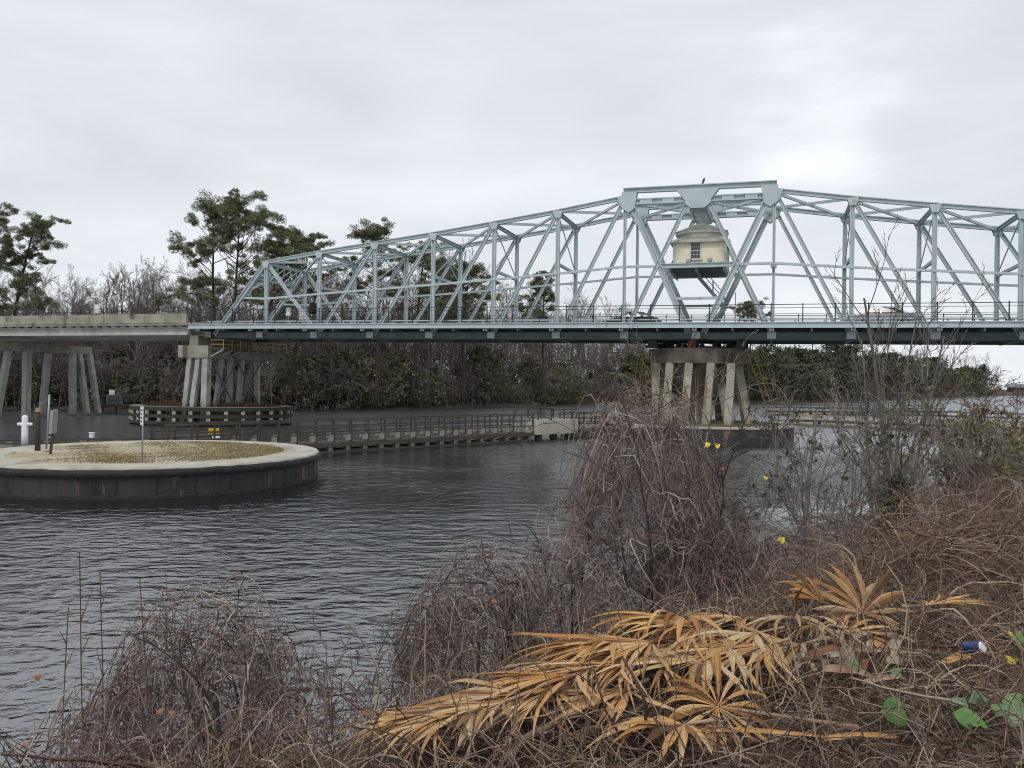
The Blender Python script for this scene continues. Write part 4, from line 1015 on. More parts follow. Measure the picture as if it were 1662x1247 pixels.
green = [shrub_model(70+i, 7, M_leaf_g, L4, G4, wid=.45) for i in range(3)]
twig = [bare_model(80+i, 4.5, M_bare, 'grey twiggy leafless bush at the far waterline', 'grey twiggy bushes along the far waterline', 'bare_shrub', nb=(16, 8, 6), minr=.014, spread=(.5, 1.2), up=.0) for i in range(3)]
for t_ in twig: t_['category'] = 'shrub'
placed = set()
def put(model, x, y, hscale, z=.8):
    rz = random.uniform(0, 6.28); sc_ = (hscale*random.uniform(.85, 1.2), hscale*random.uniform(.85, 1.2), hscale)
    if model.name not in placed:
        placed.add(model.name); model.location = (x, y, z); model.rotation_euler = (0, 0, rz); model.scale = sc_; return model
    return dup(model, (x, y, z), rz, sc_)
def xs_range(u0, u1, n):   # photo columns, jittered, turned into bank positions at the waterline depth
    return [u0+(u1-u0)*(i+random.uniform(.1, .9))/n for i in range(n)]
def bank_at(u):
    D = 110.0
    for _ in range(30): D = .5*D+.5*far_y((u-831)/F_PX*D)
    return (u-831)/F_PX*D, D
def line(u, back):
    x, D = bank_at(u); return (u-831)/F_PX*(D+back), D+back
# tall bare trees
def tall(u): return float(np.interp(u, [-60, 120, 300, 500, 720, 850, 1000, 1060], [.88, .93, .95, 1.15, 1.30, 1.15, 1.12, 1.0]))
for u in xs_range(-60, 1060, 150):
    x, y = line(u, random.uniform(5, 40)); put(random.choice(bare), x, y, tall(u)*random.uniform(.85, 1.16))
for u in xs_range(-40, 900, 30):
    x, y = line(u, random.uniform(8, 26)); put(random.choice(barer), x, y, tall(u)*random.uniform(.75, 1.05))
for u, bk, s_ in ((185, 9, 1.15), (205, 10, 1.22), (222, 10, 1.1)): x, y = line(u, bk); put(barer[0], x, y, s_)
# evergreen fringe, grey twiggy bushes among it
for u in xs_range(-60, 1010, 40):
    x, y = line(u, random.uniform(.5, 6)); put(random.choice(olive), x, y, random.uniform(.5, .95), .3)
for u in xs_range(-60, 1010, 26):
    x, y = line(u, random.uniform(3, 14)); put(random.choice(green), x, y, random.uniform(.6, 1.25), .5)
for u in (475, 500, 540, 560, 575, 640, 655, 860, 905, 780): x, y = line(u, 3); put(random.choice(olive+green), x, y, random.uniform(1.1, 1.5), .3)
for u in xs_range(-60, 1020, 110):
    x, y = line(u, random.uniform(-.5, 5)); put(random.choice(twig), x, y, random.uniform(.7, 1.8), .2)
# right bank, receding
for u in xs_range(1010, 1600, 66):
    x, y = line(u, random.uniform(2, 22)); put(random.choice(green+olive[:1]), x, y, random.uniform(1.15, 1.7)*(1.5 if u > 1330 else 1.25 if u > 1180 else 1), .5)
for u in xs_range(1010, 1620, 44):
    x, y = line(u, random.uniform(8, 40)); put(random.choice(bare[:3]+barer), x, y, random.uniform(.75, 1.05)*(1.3 if u > 1350 else 1.0))
for u in xs_range(1180, 1580, 22):
    x, y = line(u, random.uniform(-1, 6)); put(random.choice(twig), x, y, random.uniform(.8, 1.4), .2)
# deep wood behind: one uncountable mass of twigs and leaves
g = np.random.default_rng(15); C = []; P0 = []; LN = []
for u in np.linspace(-120, 1620, 620):
    x, y = line(u, random.uniform(30, 60)); f = .8 if u > 1030 else 1.3
    for k in range(5): C.append((x+random.gauss(0, 2), y+random.gauss(0, 5), random.uniform(.5, 8.5*f), random.uniform(1.2, 2.6)))
    for k in range(26): P0.append((x+random.gauss(0, 2.5), y+random.gauss(0, 5), random.uniform(0, 10*f))); LN.append(random.uniform(1.5, 5)*f)
V, Q = leaf_cloud(C, .42, 26, 1.0, 5)
tag(np_mesh('distant_wood', V, Q, M_under), 'dim tangle of undergrowth deep in the wood across the river', 'wood', kind='stuff')
P0 = np.array(P0); LN = np.array(LN); n = len(P0); D0 = np.stack([g.normal(0, .28, n), g.normal(0, .28, n), np.ones(n)], -1)
Pm = smoothwalk(g, n, 5, P0, D0, LN/4, .10); V, Q = strands(Pm, (g.uniform(.02, .07, n))[:, None]*np.linspace(1, .4, 5)[None, :])
tag(np_mesh('distant_stems', V, Q, M_bare), 'crowd of grey stems and twigs deep in the wood across the river', 'wood', kind='stuff')
C = []
for u in np.linspace(-120, 1620, 560):
    x, y = line(u, random.uniform(0, 16))
    for k in range(3): C.append((x+random.gauss(0, 1.5), y+random.gauss(0, 2), random.uniform(.2, 3.4), random.uniform(.6, 1.5)))
V, Q = leaf_cloud(C, .26, 34, .8, 6)
tag(np_mesh('undergrowth', V, Q, M_under), 'brown and olive undergrowth along the far waterline', 'undergrowth', kind='stuff')

# far boathouse at the right edge
t = thing('boathouse', at(1668, 641, 430), 'distant low grey boathouse on the far shore at the right edge', 'boathouse')
b = MB(); b.box(-9, 12, -3, 3, 1.2, 3.6); b.build('wall', M_conc_d, t)
b = MB(); b.prism_y([(-10, 3.61), (13, 3.61), (11, 5.4), (-8, 5.4)], -4, 4); b.build('roof', mat('grey_metal_roof', (0.24, 0.25, 0.26), rough=.7), t)
b = MB()
for x in np.linspace(-9, 12, 10): b.box(x-.25, x+.25, -3, -2.5, -2.5, 1.19)
b.build('support_pile', M_timber, t)

# ------------------------------------------------------------------ foreground plants
def vine_bush(name, label, cat, u, ybase_D, rx, ry, ztop, seed, S, trunk=True, radk=1.0, zb=None, lean=0.0, curls=.35, rag=.12, mat_=None, fly=60, inner=.35, pw=2.4, top=None):
    """vines tangled through and hanging over a dome-shaped bush"""
    g = np.random.default_rng(seed); r = random.Random(seed)
    D = ybase_D; x = (u-831)/F_PX*D; zb = bz(x, D) if zb is None else zb; zb = max(zb, -.1)
    t = thing(name, (x, D, zb), label, cat)
    ht = ztop-zb; c = np.array((lean, 0))
    ph1, ph2 = g.uniform(0, 6.28, 2)
    def lump(a, z): return 1+rag*np.sin(2*a+ph1+z*1.6)+rag*.8*np.sin(5*a+ph2-z*2.3)
    def prof(rho): return ht*(1-(1-.62)*np.clip(rho, 0, 1)**pw)
    def limit(Pm, slack):
        dx, dy = Pm[..., 0]-c[0], Pm[..., 1]-c[1]; a = np.arctan2(dy, dx)
        lx, ly = rx*lump(a, Pm[..., 2]), ry*lump(a, Pm[..., 2])
        rho = np.sqrt((dx/lx)**2+(dy/ly)**2); mx = 1+slack
        k = np.where(rho > mx, (mx+(rho-mx)*.25)/np.maximum(rho, 1e-6), 1.0)
        Pm[..., 0] = c[0]+dx*k; Pm[..., 1] = c[1]+dy*k
        zt = prof(rho*k/mx)*(1+slack*.5)+.05*np.sin(7*dx/rx+ph1)*np.cos(6*dy/ry)*ht*.6
        Pm[..., 2] = np.where(Pm[..., 2] > zt, zt+(Pm[..., 2]-zt)*.2, Pm[..., 2])
        Pm[..., 2] = np.maximum(Pm[..., 2], -.1)
        return Pm
    def starts(n, shell, hi):
        a = g.uniform(0, 6.283, n); rho = g.random(n)**shell; p = prof(rho)
        z = p*np.where(g.random(n) < .55, 1-.28*g.random(n)**1.4, g.random(n)**hi)
        return np.stack([c[0]+rx*lump(a, z)*rho*np.cos(a), c[1]+ry*lump(a, z)*rho*np.sin(a), z], -1), a
    sz = max(rx, .6); VV, QQ, off = [], [], 0
    def addst(Pm, R_):
        nonlocal off
        V, Q = strands(Pm, R_); VV.append(V); QQ.append(Q+off); off += len(V)
    # tangled, curly stems wandering in every direction
    n = int(S*.30); P0, a = starts(n, .38, .75); D0 = g.normal(0, 1, (n, 3)); D0[:, 2] *= .7
    Pm = smoothwalk(g, n, 13, P0, D0, g.uniform(.025, .075, n)*sz, .30, .10)
    addst(limit(Pm, g.uniform(-.12, .10, (n, 1))), (g.uniform(.0018, .0056, n)*radk)[:, None]*np.linspace(1.1, .6, 13)[None, :])
    # strands that hang
    n = int(S*.17); P0, a = starts(n, .30, .5); D0 = np.stack([np.cos(a)*.8, np.sin(a)*.8, g.uniform(-.4, .9, n)], -1)+g.normal(0, .5, (n, 3))
    Pm = smoothwalk(g, n, 15, P0, D0, g.uniform(.035, .085, n)*sz, .24, .36)
    addst(limit(Pm, g.uniform(-.05, .14, (n, 1))), (g.uniform(.0018, .0046, n)*radk)[:, None]*np.linspace(1.1, .6, 15)[None, :])
    # a few thick pale canes arching over
    n = max(30, int(S*.022)); P0, a = starts(n, .4, .6); D0 = g.normal(0, 1, (n, 3)); D0[:, 2] = np.abs(D0[:, 2])*.6
    Pm = smoothwalk(g, n, 15, P0, D0, g.uniform(.06, .12, n)*sz, .10, .25)
    addst(limit(Pm, np.full((n, 1), .06)), (g.uniform(.005, .010, n)*radk)[:, None]*np.linspace(1.1, .5, 15)[None, :])
    # wisps standing off the outline
    n = fly*3; P0, a = starts(n, .25, .8); D0 = np.stack([np.cos(a), np.sin(a), g.uniform(-.3, 1.0, n)], -1)+g.normal(0, .4, (n, 3))
    Pm = smoothwalk(g, n, 10, P0, D0, g.uniform(.03, .08, n)*sz, .22, .30)
    addst(Pm, np.full((n, 1), .0022*radk)*np.linspace(1, .4, 10)[None, :])
    n = 26; P0, a = starts(n, .25, .6); Vl, Ql = leaf_cloud(np.concatenate([P0, np.full((n, 1), .05)], 1), .026, 3, .8, seed)
    dl_ = np_mesh('dead_leaves', Vl, Ql, M_litter, t); dl_['kind'] = 'stuff'
    np_mesh('vine_tangle', np.concatenate(VV), np.concatenate(QQ), mat_ or M_vine, t)
    if trunk:
        out_ = []
        for k in range(3):
            branch_paths(r, Vector((r.gauss(0, .12)*rx+c[0]*.3, r.gauss(0, .12), -.15)), Vector((r.gauss(c[0]*.25, .22), r.gauss(0, .2), 1)).normalized(), ht*.86, .030 if k else .05, 0, 2, (8, 5), .03, out_, 6, .12, .5, (.4, 1.0))
        V, Q = paths_mesh(out_, 5, .003); np_mesh('trunk', V, Q, M_timber, t, True)
    return t
vine_bush('vine_covered_tree', 'tall tree smothered in brown hanging vines, tallest tangle by the water in the middle', 'tree', 1045, 9.6, .90, .85, 4.36, 101, 5200, zb=-.1, lean=.02, pw=2.6, fly=260, rag=.19)
vine_bush('vine_thicket', 'vine tangle sloping down on the right side of the tallest one', 'thicket', 1160, 9.9, .95, .8, 3.0, 102, 2500, zb=-.1, fly=120)
vine_bush('vine_mound', 'rounded mound of brown vines left of the tallest tangle, by the palm leaves', 'thicket', 785, 7.7, .74, .70, 2.76, 103, 4600, zb=-.1, fly=100, lean=-.02)
vine_bush('vine_thicket', 'dense vines filling the gap between mound and tallest tangle', 'thicket', 925, 8.7, .62, .7, 2.82, 104, 2500, zb=-.1, fly=60)
vine_bush('vine_mound', 'low wide mound of dead vines at the water in the lower left corner', 'thicket', 335, 6.2, .68, .62, 2.72, 105, 3800, zb=-.1, fly=150, rag=.16)
vine_bush('vine_thicket', 'thin outer vines spreading left of the lower left mound', 'thicket', 185, 6.3, .5, .5, 2.05, 106, 1000, zb=-.1, fly=70, rag=.22)
vine_bush('vine_thicket', 'greyish bramble below the pale broken trunk', 'thicket', 1290, 10.6, 1.2, .8, 2.35, 107, 2600, zb=.9, fly=160, radk=.95)
vine_bush('vine_thicket', 'brown bramble below the bare fan-shaped tree', 'thicket', 1420, 11.6, 1.1, .8, 2.45, 108, 1500, zb=1.2, fly=130, radk=.95)

# ---- individual bare trees on the near bank
def near_tree(name, label, u, D, zb, stems, seed, m, nb=(9, 6, 5), minr=.0024, wob=.10, ratio=.48, spread=(.35, .8), up=.05, maxl=3):
    r = random.Random(seed); x = (u-831)/F_PX*D
    t = thing(name, (x, D, zb), label, 'tree'); tr = []; bs = []
    for (bx0, tx, ty, rad) in stems:     # stem root offset in metres, tip pixel
        tip = at(tx, ty, D); d = Vector((tip.x-x-bx0, r.gauss(0, .15), tip.z-zb)); ln = d.length; out_ = []
        branch_paths(r, Vector((bx0, r.gauss(0, .06), -.15)), d.normalized(), ln*1.03, rad, 0, maxl, nb, up*.2, out_, 8, wob, ratio, spread)
        tr += [o for o in out_ if o[2] == 0]; bs += [o for o in out_ if o[2] > 0]
    V, Q = paths_mesh(tr, 7, .004); np_mesh('trunk', V, Q, m, t, True)
    V, Q = paths_mesh(bs, 3, minr); np_mesh('crown', V, Q, m, t)
    return t
near_tree('bare_tree', 'tall leafless many-stemmed tree fanning up in front of the bridge on the right', 1440, 13.0, 1.2,
          [(0, 1462, 480, .055), (-.05, 1405, 545, .04), (.05, 1545, 545, .04), (-.1, 1345, 585, .032), (.1, 1500, 520, .035), (.0, 1430, 560, .03)], 201, M_bare, nb=(8, 4, 3), wob=.06, spread=(.3, .6), ratio=.42)
near_tree('broken_tree', 'pale grey leaning trunk with a broken top, wrapped in vines', 1290, 11.0, 1.0, [(0, 1338, 655, .055), (.15, 1310, 680, .03)], 202, M_pbark, nb=(5, 4, 3), wob=.05, spread=(.5, 1.1), ratio=.35)
near_tree('bare_tree', 'red-brown barked leafless tree with wide twisted limbs at the right', 1580, 12.0, 2.2, [(0, 1592, 690, .085), (.0, 1655, 655, .05), (-.02, 1530, 665, .045), (.05, 1690, 720, .05), (0, 1610, 640, .04)], 203, M_rbark, nb=(8, 6, 4), wob=.13, ratio=.5, spread=(.4, 1.0))
near_tree('bare_shrub', 'dark leafless shrub with forked stems between cedar and red-brown tree', 1525, 11.6, 1.9, [(0, 1490, 700, .035), (.1, 1555, 690, .035), (.0, 1530, 720, .03), (.2, 1580, 740, .025)], 204, M_bare, nb=(7, 5, 4), wob=.16, spread=(.4, 1.1))
near_tree('bare_shrub', 'grey twiggy shrub between vine tangle and pale broken trunk', 1230, 10.8, .8, [(0, 1215, 770, .02), (.1, 1250, 760, .02), (-.2, 1180, 790, .02)], 205, M_bare, nb=(7, 5, 4), wob=.16, spread=(.4, 1.1))
near_tree('sapling', 'thin upright sapling standing in the water left of the palm leaves', 563, 6.8, .4, [(0, 560, 1020, .013), (.0, 588, 995, .006)], 206, M_bare, nb=(9, 5, 4), wob=.05, ratio=.32, spread=(.5, 1.1), minr=.0016)
near_tree('dead_reed', 'tall thin dead stem rising from the left edge of the lower left mound', 160, 6.2, .3, [(0, 137, 868, .006), (.03, 161, 915, .005), (-.3, 98, 970, .005), (.5, 219, 930, .005)], 207, M_rbark, nb=(4, 2, 1), wob=.02, ratio=.10, spread=(.4, .9), minr=.0012, maxl=1)
near_tree('bare_shrub', 'slender twigs arching over the water left of the vine mound', 640, 7.2, .3, [(0, 600, 1060, .008), (.2, 650, 1040, .008), (-.2, 530, 1100, .008), (-.1, 480, 1090, .007)], 208, M_bare_r, nb=(8, 5, 4), wob=.14, ratio=.42, spread=(.4, 1.1), minr=.0016)
near_tree('bare_tree', 'leafless vine-hung stems rising out of the tallest tangle in front of the pier', 1085, 9.9, .6, [(0, 1075, 545, .014), (.05, 1120, 560, .014), (-.1, 1040, 570, .012), (.1, 1140, 600, .012)], 209, M_bare, nb=(8, 4, 2), wob=.10, ratio=.30, spread=(.5, 1.2), minr=.0026)
near_tree('bare_shrub', 'pale grey twiggy shrub left of the fan-shaped tree, in front of the yellow-edged walkway', 1370, 11.4, 1.2, [(0, 1330, 640, .016), (.1, 1385, 620, .018), (-.2, 1285, 690, .014), (.2, 1410, 660, .014)], 211, M_pbark, nb=(6, 4, 2), wob=.10, spread=(.35, .9))
near_tree('bare_shrub', 'dense grey twiggy shrub right of the fan-shaped tree', 1500, 12.4, 1.5, [(0, 1480, 640, .016), (.1, 1530, 650, .016), (-.1, 1455, 690, .014), (.2, 1565, 670, .014)], 212, M_bare, nb=(6, 4, 3), wob=.12, spread=(.35, .9))
near_tree('bare_shrub', 'tan twiggy shrub in front of the olive shrub at the right', 1620, 10.6, 2.5, [(0, 1600, 690, .014), (.1, 1640, 670, .016), (-.1, 1560, 730, .012), (.25, 1675, 700, .014)], 213, M_pbark, nb=(9, 6, 4), wob=.14, spread=(.4, 1.0))
near_tree('bare_shrub', 'low reddish twiggy shrub at the foot of the red-brown tree', 1560, 10.2, 2.5, [(0, 1530, 760, .012), (.15, 1590, 750, .012), (-.15, 1490, 790, .01)], 214, M_bare_r, nb=(9, 6, 4), wob=.14, spread=(.4, 1.0))
# leafy shrub at the right edge
def leafy(u, D, zb, ztop, rx, seed, label, m_leaf, n=140, leaf=.035, per=16, name='leafy_shrub'):
    r = random.Random(seed); x = (u-831)/F_PX*D; t = thing(name, (x, D, zb), label, 'shrub'); out_ = []; cl = []
    for k in range(7):
        branch_paths(r, Vector((r.gauss(0, .15), r.gauss(0, .15), -.1)), Vector((r.gauss(0, .35), r.gauss(0, .3), 1)).normalized(), (ztop-zb)*r.uniform(.7, 1.0), .018, 0, 3, (7, 5, 4), .03, out_, 6, .14, .5, (.4, 1.0))
    V, Q = paths_mesh(out_, 3, .0024); np_mesh('trunk', V, Q, M_bare, t)
    tips = [o[0][-1] for o in out_ if o[2] >= 2]; r.shuffle(tips)
    for p in tips[:n]: cl.append((p.x, p.y, p.z, r.uniform(.04, .10)))
    V, Q = leaf_cloud(cl, leaf, per, .9, seed); np_mesh('foliage', V, Q, m_leaf, t)
M_tanleaf = mat('tan_green_leaf', (0.2, 0.2, 0.08), rough=.7, island=[(0.10, 0.11, 0.045), (0.19, 0.19, 0.08), (0.32, 0.27, 0.14), (0.14, 0.17, 0.065)])
leafy(1640, 11.5, 2.3, 4.15, .8, 301, 'half-leafed tan and green shrub at the right edge', M_tanleaf, 260)
leafy(1590, 13.5, 2.0, 4.05, .8, 302, 'tangled olive shrub behind the red-brown tree', M_tanleaf, 220)
leafy(1690, 9.8, 2.9, 3.9, .8, 304, 'low twiggy brown shrub cut off by the right edge', M_tanleaf, 120)
leafy(1350, 10.8, 1.6, 3.9, .5, 303, 'green-leaved vine clump wrapped round the pale broken trunk', M_leaf_g, 120, .03)
# young cedar
r = random.Random(5); D = 10.4; x = (1462-831)/F_PX*D; t = thing('cedar', (x, D, 2.0), 'young dark green cedar below the concrete block', 'tree')
b = MB(); b.tube([(0, 0, -.1), (.02, 0, 1.5)], [.03, .008], 6); b.build('trunk', M_bark, t)
cl = []
for k in range(150):
    f = r.random(); rr = .36*(1-f)**.6*r.random()**.5; a = r.uniform(0, 6.28); cl.append((rr*math.cos(a), rr*math.sin(a), .05+1.05*f, .07))
V, Q = leaf_cloud(cl, .035, 60, 1.2, 9); np_mesh('crown', V, Q, M_leaf_g, t)
# old concrete block standing in the water
q = at(1447, 735, 16.5); t = thing('concrete_stump', (q.x, q.y, 0), 'old grey concrete block on a stem standing in the water behind the cedar', 'pile', rz=-.2)
b = MB(); zt_ = q.z; b.prism([(-.55, -.45), (.48, -.45), (.55, .4), (-.5, .45)], zt_-.42, zt_); b.build('block', M_conc, t)
b = MB(); b.prism([(-.25, -.25), (.25, -.25), (.25, .25), (-.25, .25)], -2, zt_-.421); b.build('support_pile', M_conc_d, t)

# ------------------------------------------------------------------ bank cover: dead brush, litter
def lay(u, v): 
    d = dirvec(u, v); p = Vector((0, 0, H))
    for k in range(400):
        p = p+d*.03
        if p.z < bz(p.x, p.y): return p
    return at(u, v, 5)
CLEAR = []
for pl, hw_ in (([(610, 1240), (700, 1215), (800, 1185), (900, 1145), (1000, 1110), (1100, 1080), (1200, 1065), (1300, 1065), (1400, 1060), (1450, 1055)], .17), ([(1080, 1225), (1160, 1210), (1260, 1232)], .10)):
    for a_, b_ in zip(pl[:-1], pl[1:]):
        p_, q_ = lay(*a_), lay(*b_)
        for k in range(8): c_ = p_.lerp(q_, k/8); CLEAR.append((c_.x, c_.y, hw_))
CLEAR = np.array(CLEAR)
def clear_of_leaves(x, y):
    ok = np.ones(len(x), bool)
    for cx, cy, h_ in CLEAR: ok &= (x-cx)**2+(y-cy)**2 > h_*h_
    return ok
def scatter_bank(g, n, smin, smax, dmin, dmax, near_bias=1.5):
    s = smin+(smax-smin)*g.random(n)**near_bias; d = g.uniform(dmin, dmax, n)
    x = EA.x+ET.x*s+EN.x*d; y = EA.y+ET.y*s+EN.y*d
    return x, y
g = np.random.default_rng(77)
def brush(name, label, n, smin, smax, dmin, dmax, m, lift=.12, step=.055, rad=.0022, bias=1.5, K=9, hump=.0):
    x, y = scatter_bank(g, n, smin, smax, dmin, dmax, bias); ok = clear_of_leaves(x, y); x, y = x[ok], y[ok]; n = len(x)
    z = bank_z(x, y)+g.random(n)**1.6*lift+hump*np.maximum(0, vnoise(x, y, .7, 4))
    D0 = np.stack([g.normal(0, 1, n), g.normal(0, 1, n), g.normal(.15, .35, n)], -1)
    Pm = smoothwalk(g, n, K, np.stack([x, y, z], -1), D0, g.uniform(.5, 1.5, n)*step, .24, .22)
    fl = bank_z(Pm[..., 0], Pm[..., 1])+.004; Pm[..., 2] = np.maximum(Pm[..., 2], fl+hump*np.maximum(0, vnoise(Pm[..., 0], Pm[..., 1], .7, 4))*.5)
    V, Q = strands(Pm, (g.uniform(.5, 1.6, n)*rad)[:, None]*np.linspace(1, .5, K)[None, :])
    return tag(np_mesh(name, V, Q, m), label, 'brush', kind='stuff')
brush('dead_brush', 'matted brown dead vines and twigs covering the near bank', 36000, -2.5, 9, -3.6, .30, M_brush, .075, .044, .0026, 1.3)
brush('dead_brush', 'taller heaped dead vines on the bank to the right', 24000, 4.2, 13, -7, 1.6, M_brush, .34, .075, .0036, 1.2, hump=.22)
brush('dead_canes', 'thicker broken canes scattered through the dead brush on the bank', 420, -1, 12, -5, .3, M_brush, .16, .075, .0065, 1.2, K=7)
brush('bank_tangle', 'brown tangle of dead stems on the slope above the water', 11000, 5.2, 14, .6, 4.0, M_vine, .40, .075, .0036, 1.2)
brush('bank_tangle', 'short brown tangle over the bank lip below the palm leaves', 2200, -3, 5.2, .05, .75, M_vine, .10, .05, .0022, 1.2)
brush('straw', 'pale straw-coloured grass tufts along the bank edge', 2600, -3, 5, .0, .8, M_straw, .15, .035, .0017, 1.2)
# fallen brown leaves
n = 2600; x, y = scatter_bank(g, n, 0, 8, -3.6, .6, 1.2); z = bank_z(x, y)+g.uniform(.01, .10, n)
C = np.stack([x, y, z, np.full(n, .02)], -1); V, Q = leaf_cloud(C, .022, 2, .5, 31)
tag(np_mesh('leaf_litter', V, Q, M_litter), 'small curled brown fallen leaves among the brush', 'leaf litter', kind='stuff')

# ------------------------------------------------------------------ palm leaves
def frond(u, v, D, head, tilt, roll_, size, seed, label, fan=2.3, nseg=24, droop=.5, stalk=.5, lift=.10, stalk_dir=None, fold=.25):
    """dry fan palm leaf: hub on the ray at (u, v); head = heading of the blade in the ground plane"""
    r = random.Random(seed); q = lay(u, v); q.z += lift+.05*r.random(); z0 = bz(q.x, q.y)
    t = thing('palm_leaf', q, label, 'palm leaf', 'dry palm leaves on the bank')
    V = []; Fq = []
    h = Vector((math.cos(head), math.sin(head), 0)); sd = Vector((-h.y, h.x, 0)); up = Vector((0, 0, 1))
    a_ = h*math.cos(tilt)+up*math.sin(tilt); n_ = (up*math.cos(tilt)-h*math.sin(tilt))
    s_ = (sd*math.cos(roll_)+n_*math.sin(roll_)); n2 = (n_*math.cos(roll_)-sd*math.sin(roll_))
    K = 11
    for i in range(nseg):
        ang = fan*((i+.5)/nseg-.5)*2*.5*2; L_ = size*(1-.25*abs(i/(nseg-1)-.5)*2)*r.uniform(.82, 1.08)
        d = a_*math.cos(ang)+s_*math.sin(ang); e = (s_*math.cos(ang)-a_*math.sin(ang))
        tw = r.uniform(-.5, .5); p = Vector((0, 0, 0)); dd = d.copy(); dr = droop*r.uniform(.5, 1.6); cu = Vector((r.gauss(0, .06), r.gauss(0, .06), 0))
        base = len(V); wmax = size*fan/nseg*.5*(.55 if fan > 2.5 else 1.12)
        for k in range(K):
            f = k/(K-1); sp_f = .52+.1*math.sin(i*2.3)
            wd = max(wmax*f/.55, .0012) if f < sp_f else wmax*(1-((f-sp_f)/(1-sp_f))**1.25); wd = max(wd, .0007)
            c_ = n2*(fold*wd)
            ee = (e*math.cos(tw*f)+n2*math.sin(tw*f)).normalized()
            V += [tuple(p-ee*wd), tuple(p+c_+n2*wd*.5), tuple(p+ee*wd*(1 if k < K-2 else r.uniform(.3, 1.5)))]
            dd = (dd-up*dr*(f**1.5)*.42+cu).normalized(); p = p+dd*(L_/(K-1))
            gz = bz(q.x+p.x, q.y+p.y)-q.z+.015+.006*(i % 4)
            if p.z < gz: p.z = gz
        for k in range(K-1):
            o = base+3*k; Fq += [(o, o+1, o+4, o+3), (o+1, o+2, o+5, o+4)]
    me = bpy.data.meshes.new('leaf_blade'); me.from_pydata(V, [], Fq); me.update(); link('leaf_blade', me, M_frond, t)
    if stalk:
        sdir = stalk_dir if stalk_dir is not None else -h
        sdir = Vector(sdir).normalized(); b = MB(); pts = []
        for k in range(5):
            p = sdir*(stalk*k/4); p.z = max(p.z, bz(q.x+p.x, q.y+p.y)-q.z+.02); pts.append(p)
        b.tube(pts, [.005, .006, .007, .008, .011], 5); b.build('stalk', M_petiole, t, True)
    return t
R_ = math.radians
FR = [
    (1400, 1030, 4.75, R_(80), .85, .0, .36, 'upright open palm fan with a reddish stalk at the top of the heap', 1.9, 18, .25, .42, (-.25, -.9, -.35)),
    (1330, 1012, 4.95, R_(120), .75, .3, .30, 'small folded palm fan behind the upright open one', 1.3, 12, .6, .2, None),
    (1500, 1025, 4.8, R_(10), .12, -.3, .40, 'palm leaf with narrow blades pointing right from the heap', .8, 10, .1, .3, None),
    (1290, 1040, 4.6, R_(207), .12, .4, 0.66, 'long pale palm leaf lying leftwards from the heap', 0.93, 20, .35, .35, None),
    (1230, 1062, 4.35, R_(211), .10, .2, 0.74, 'palm leaf with long straight blades in the middle of the strip', 0.93, 22, .3, .4, None),
    (1180, 1085, 4.15, R_(216), .08, .2, 0.69, 'orange palm leaf overlapping the middle of the strip', 1.11, 22, .4, .4, None),
    (1110, 1045, 4.35, R_(202), .18, .3, 0.57, 'arched palm leaf on the upper edge of the strip near the vine mound', 1.30, 22, .8, .3, None),
    (1060, 1090, 4.0, R_(214), .12, .1, 0.66, 'golden palm leaf folded over the strip, above the long stick', 1.02, 22, .55, .5, None),
    (1000, 1100, 3.9, R_(206), .15, .4, 0.55, 'drooping palm leaf over the bank edge left of centre', 1.22, 20, 1.0, .4, None),
    (940, 1150, 3.55, R_(220), .10, .2, 0.57, 'broad orange palm fan folded like a pleated sheet', 0.93, 18, .5, .5, None),
    (860, 1175, 3.4, R_(211), .14, .0, 0.51, 'brown-tipped palm leaf curling near the lower end of the strip', 1.22, 18, .9, .4, None),
    (770, 1205, 3.25, R_(216), .12, .2, 0.44, 'lowest palm leaf at the foot of the strip near the bottom edge', 1.30, 18, .9, .5, None),
    (1020, 1165, 3.5, R_(227), .05, .1, 0.51, 'palm leaf lying under the long stick in the strip', 0.93, 16, .3, .3, None),
    (1165, 1210, 3.15, R_(95), .55, .0, .34, 'star-shaped pale palm fan near the bottom edge', 3.0, 20, 1.0, .5, (1, -.1, -.1)),
    (1110, 1232, 3.05, R_(199), .15, .2, 0.39, 'pale palm leaf at the bottom edge left of the star-shaped fan', 1.40, 18, .6, .3, None),
    (1150, 1120, 3.85, R_(218), .06, .1, 0.55, 'tan palm leaf under the middle of the strip', 0.93, 18, .3, .3, None),
    (1300, 1085, 4.1, R_(214), .06, -.1, 0.55, 'flat palm leaf with pale blades just left of the broken stalks', 0.84, 18, .25, .3, None),
]
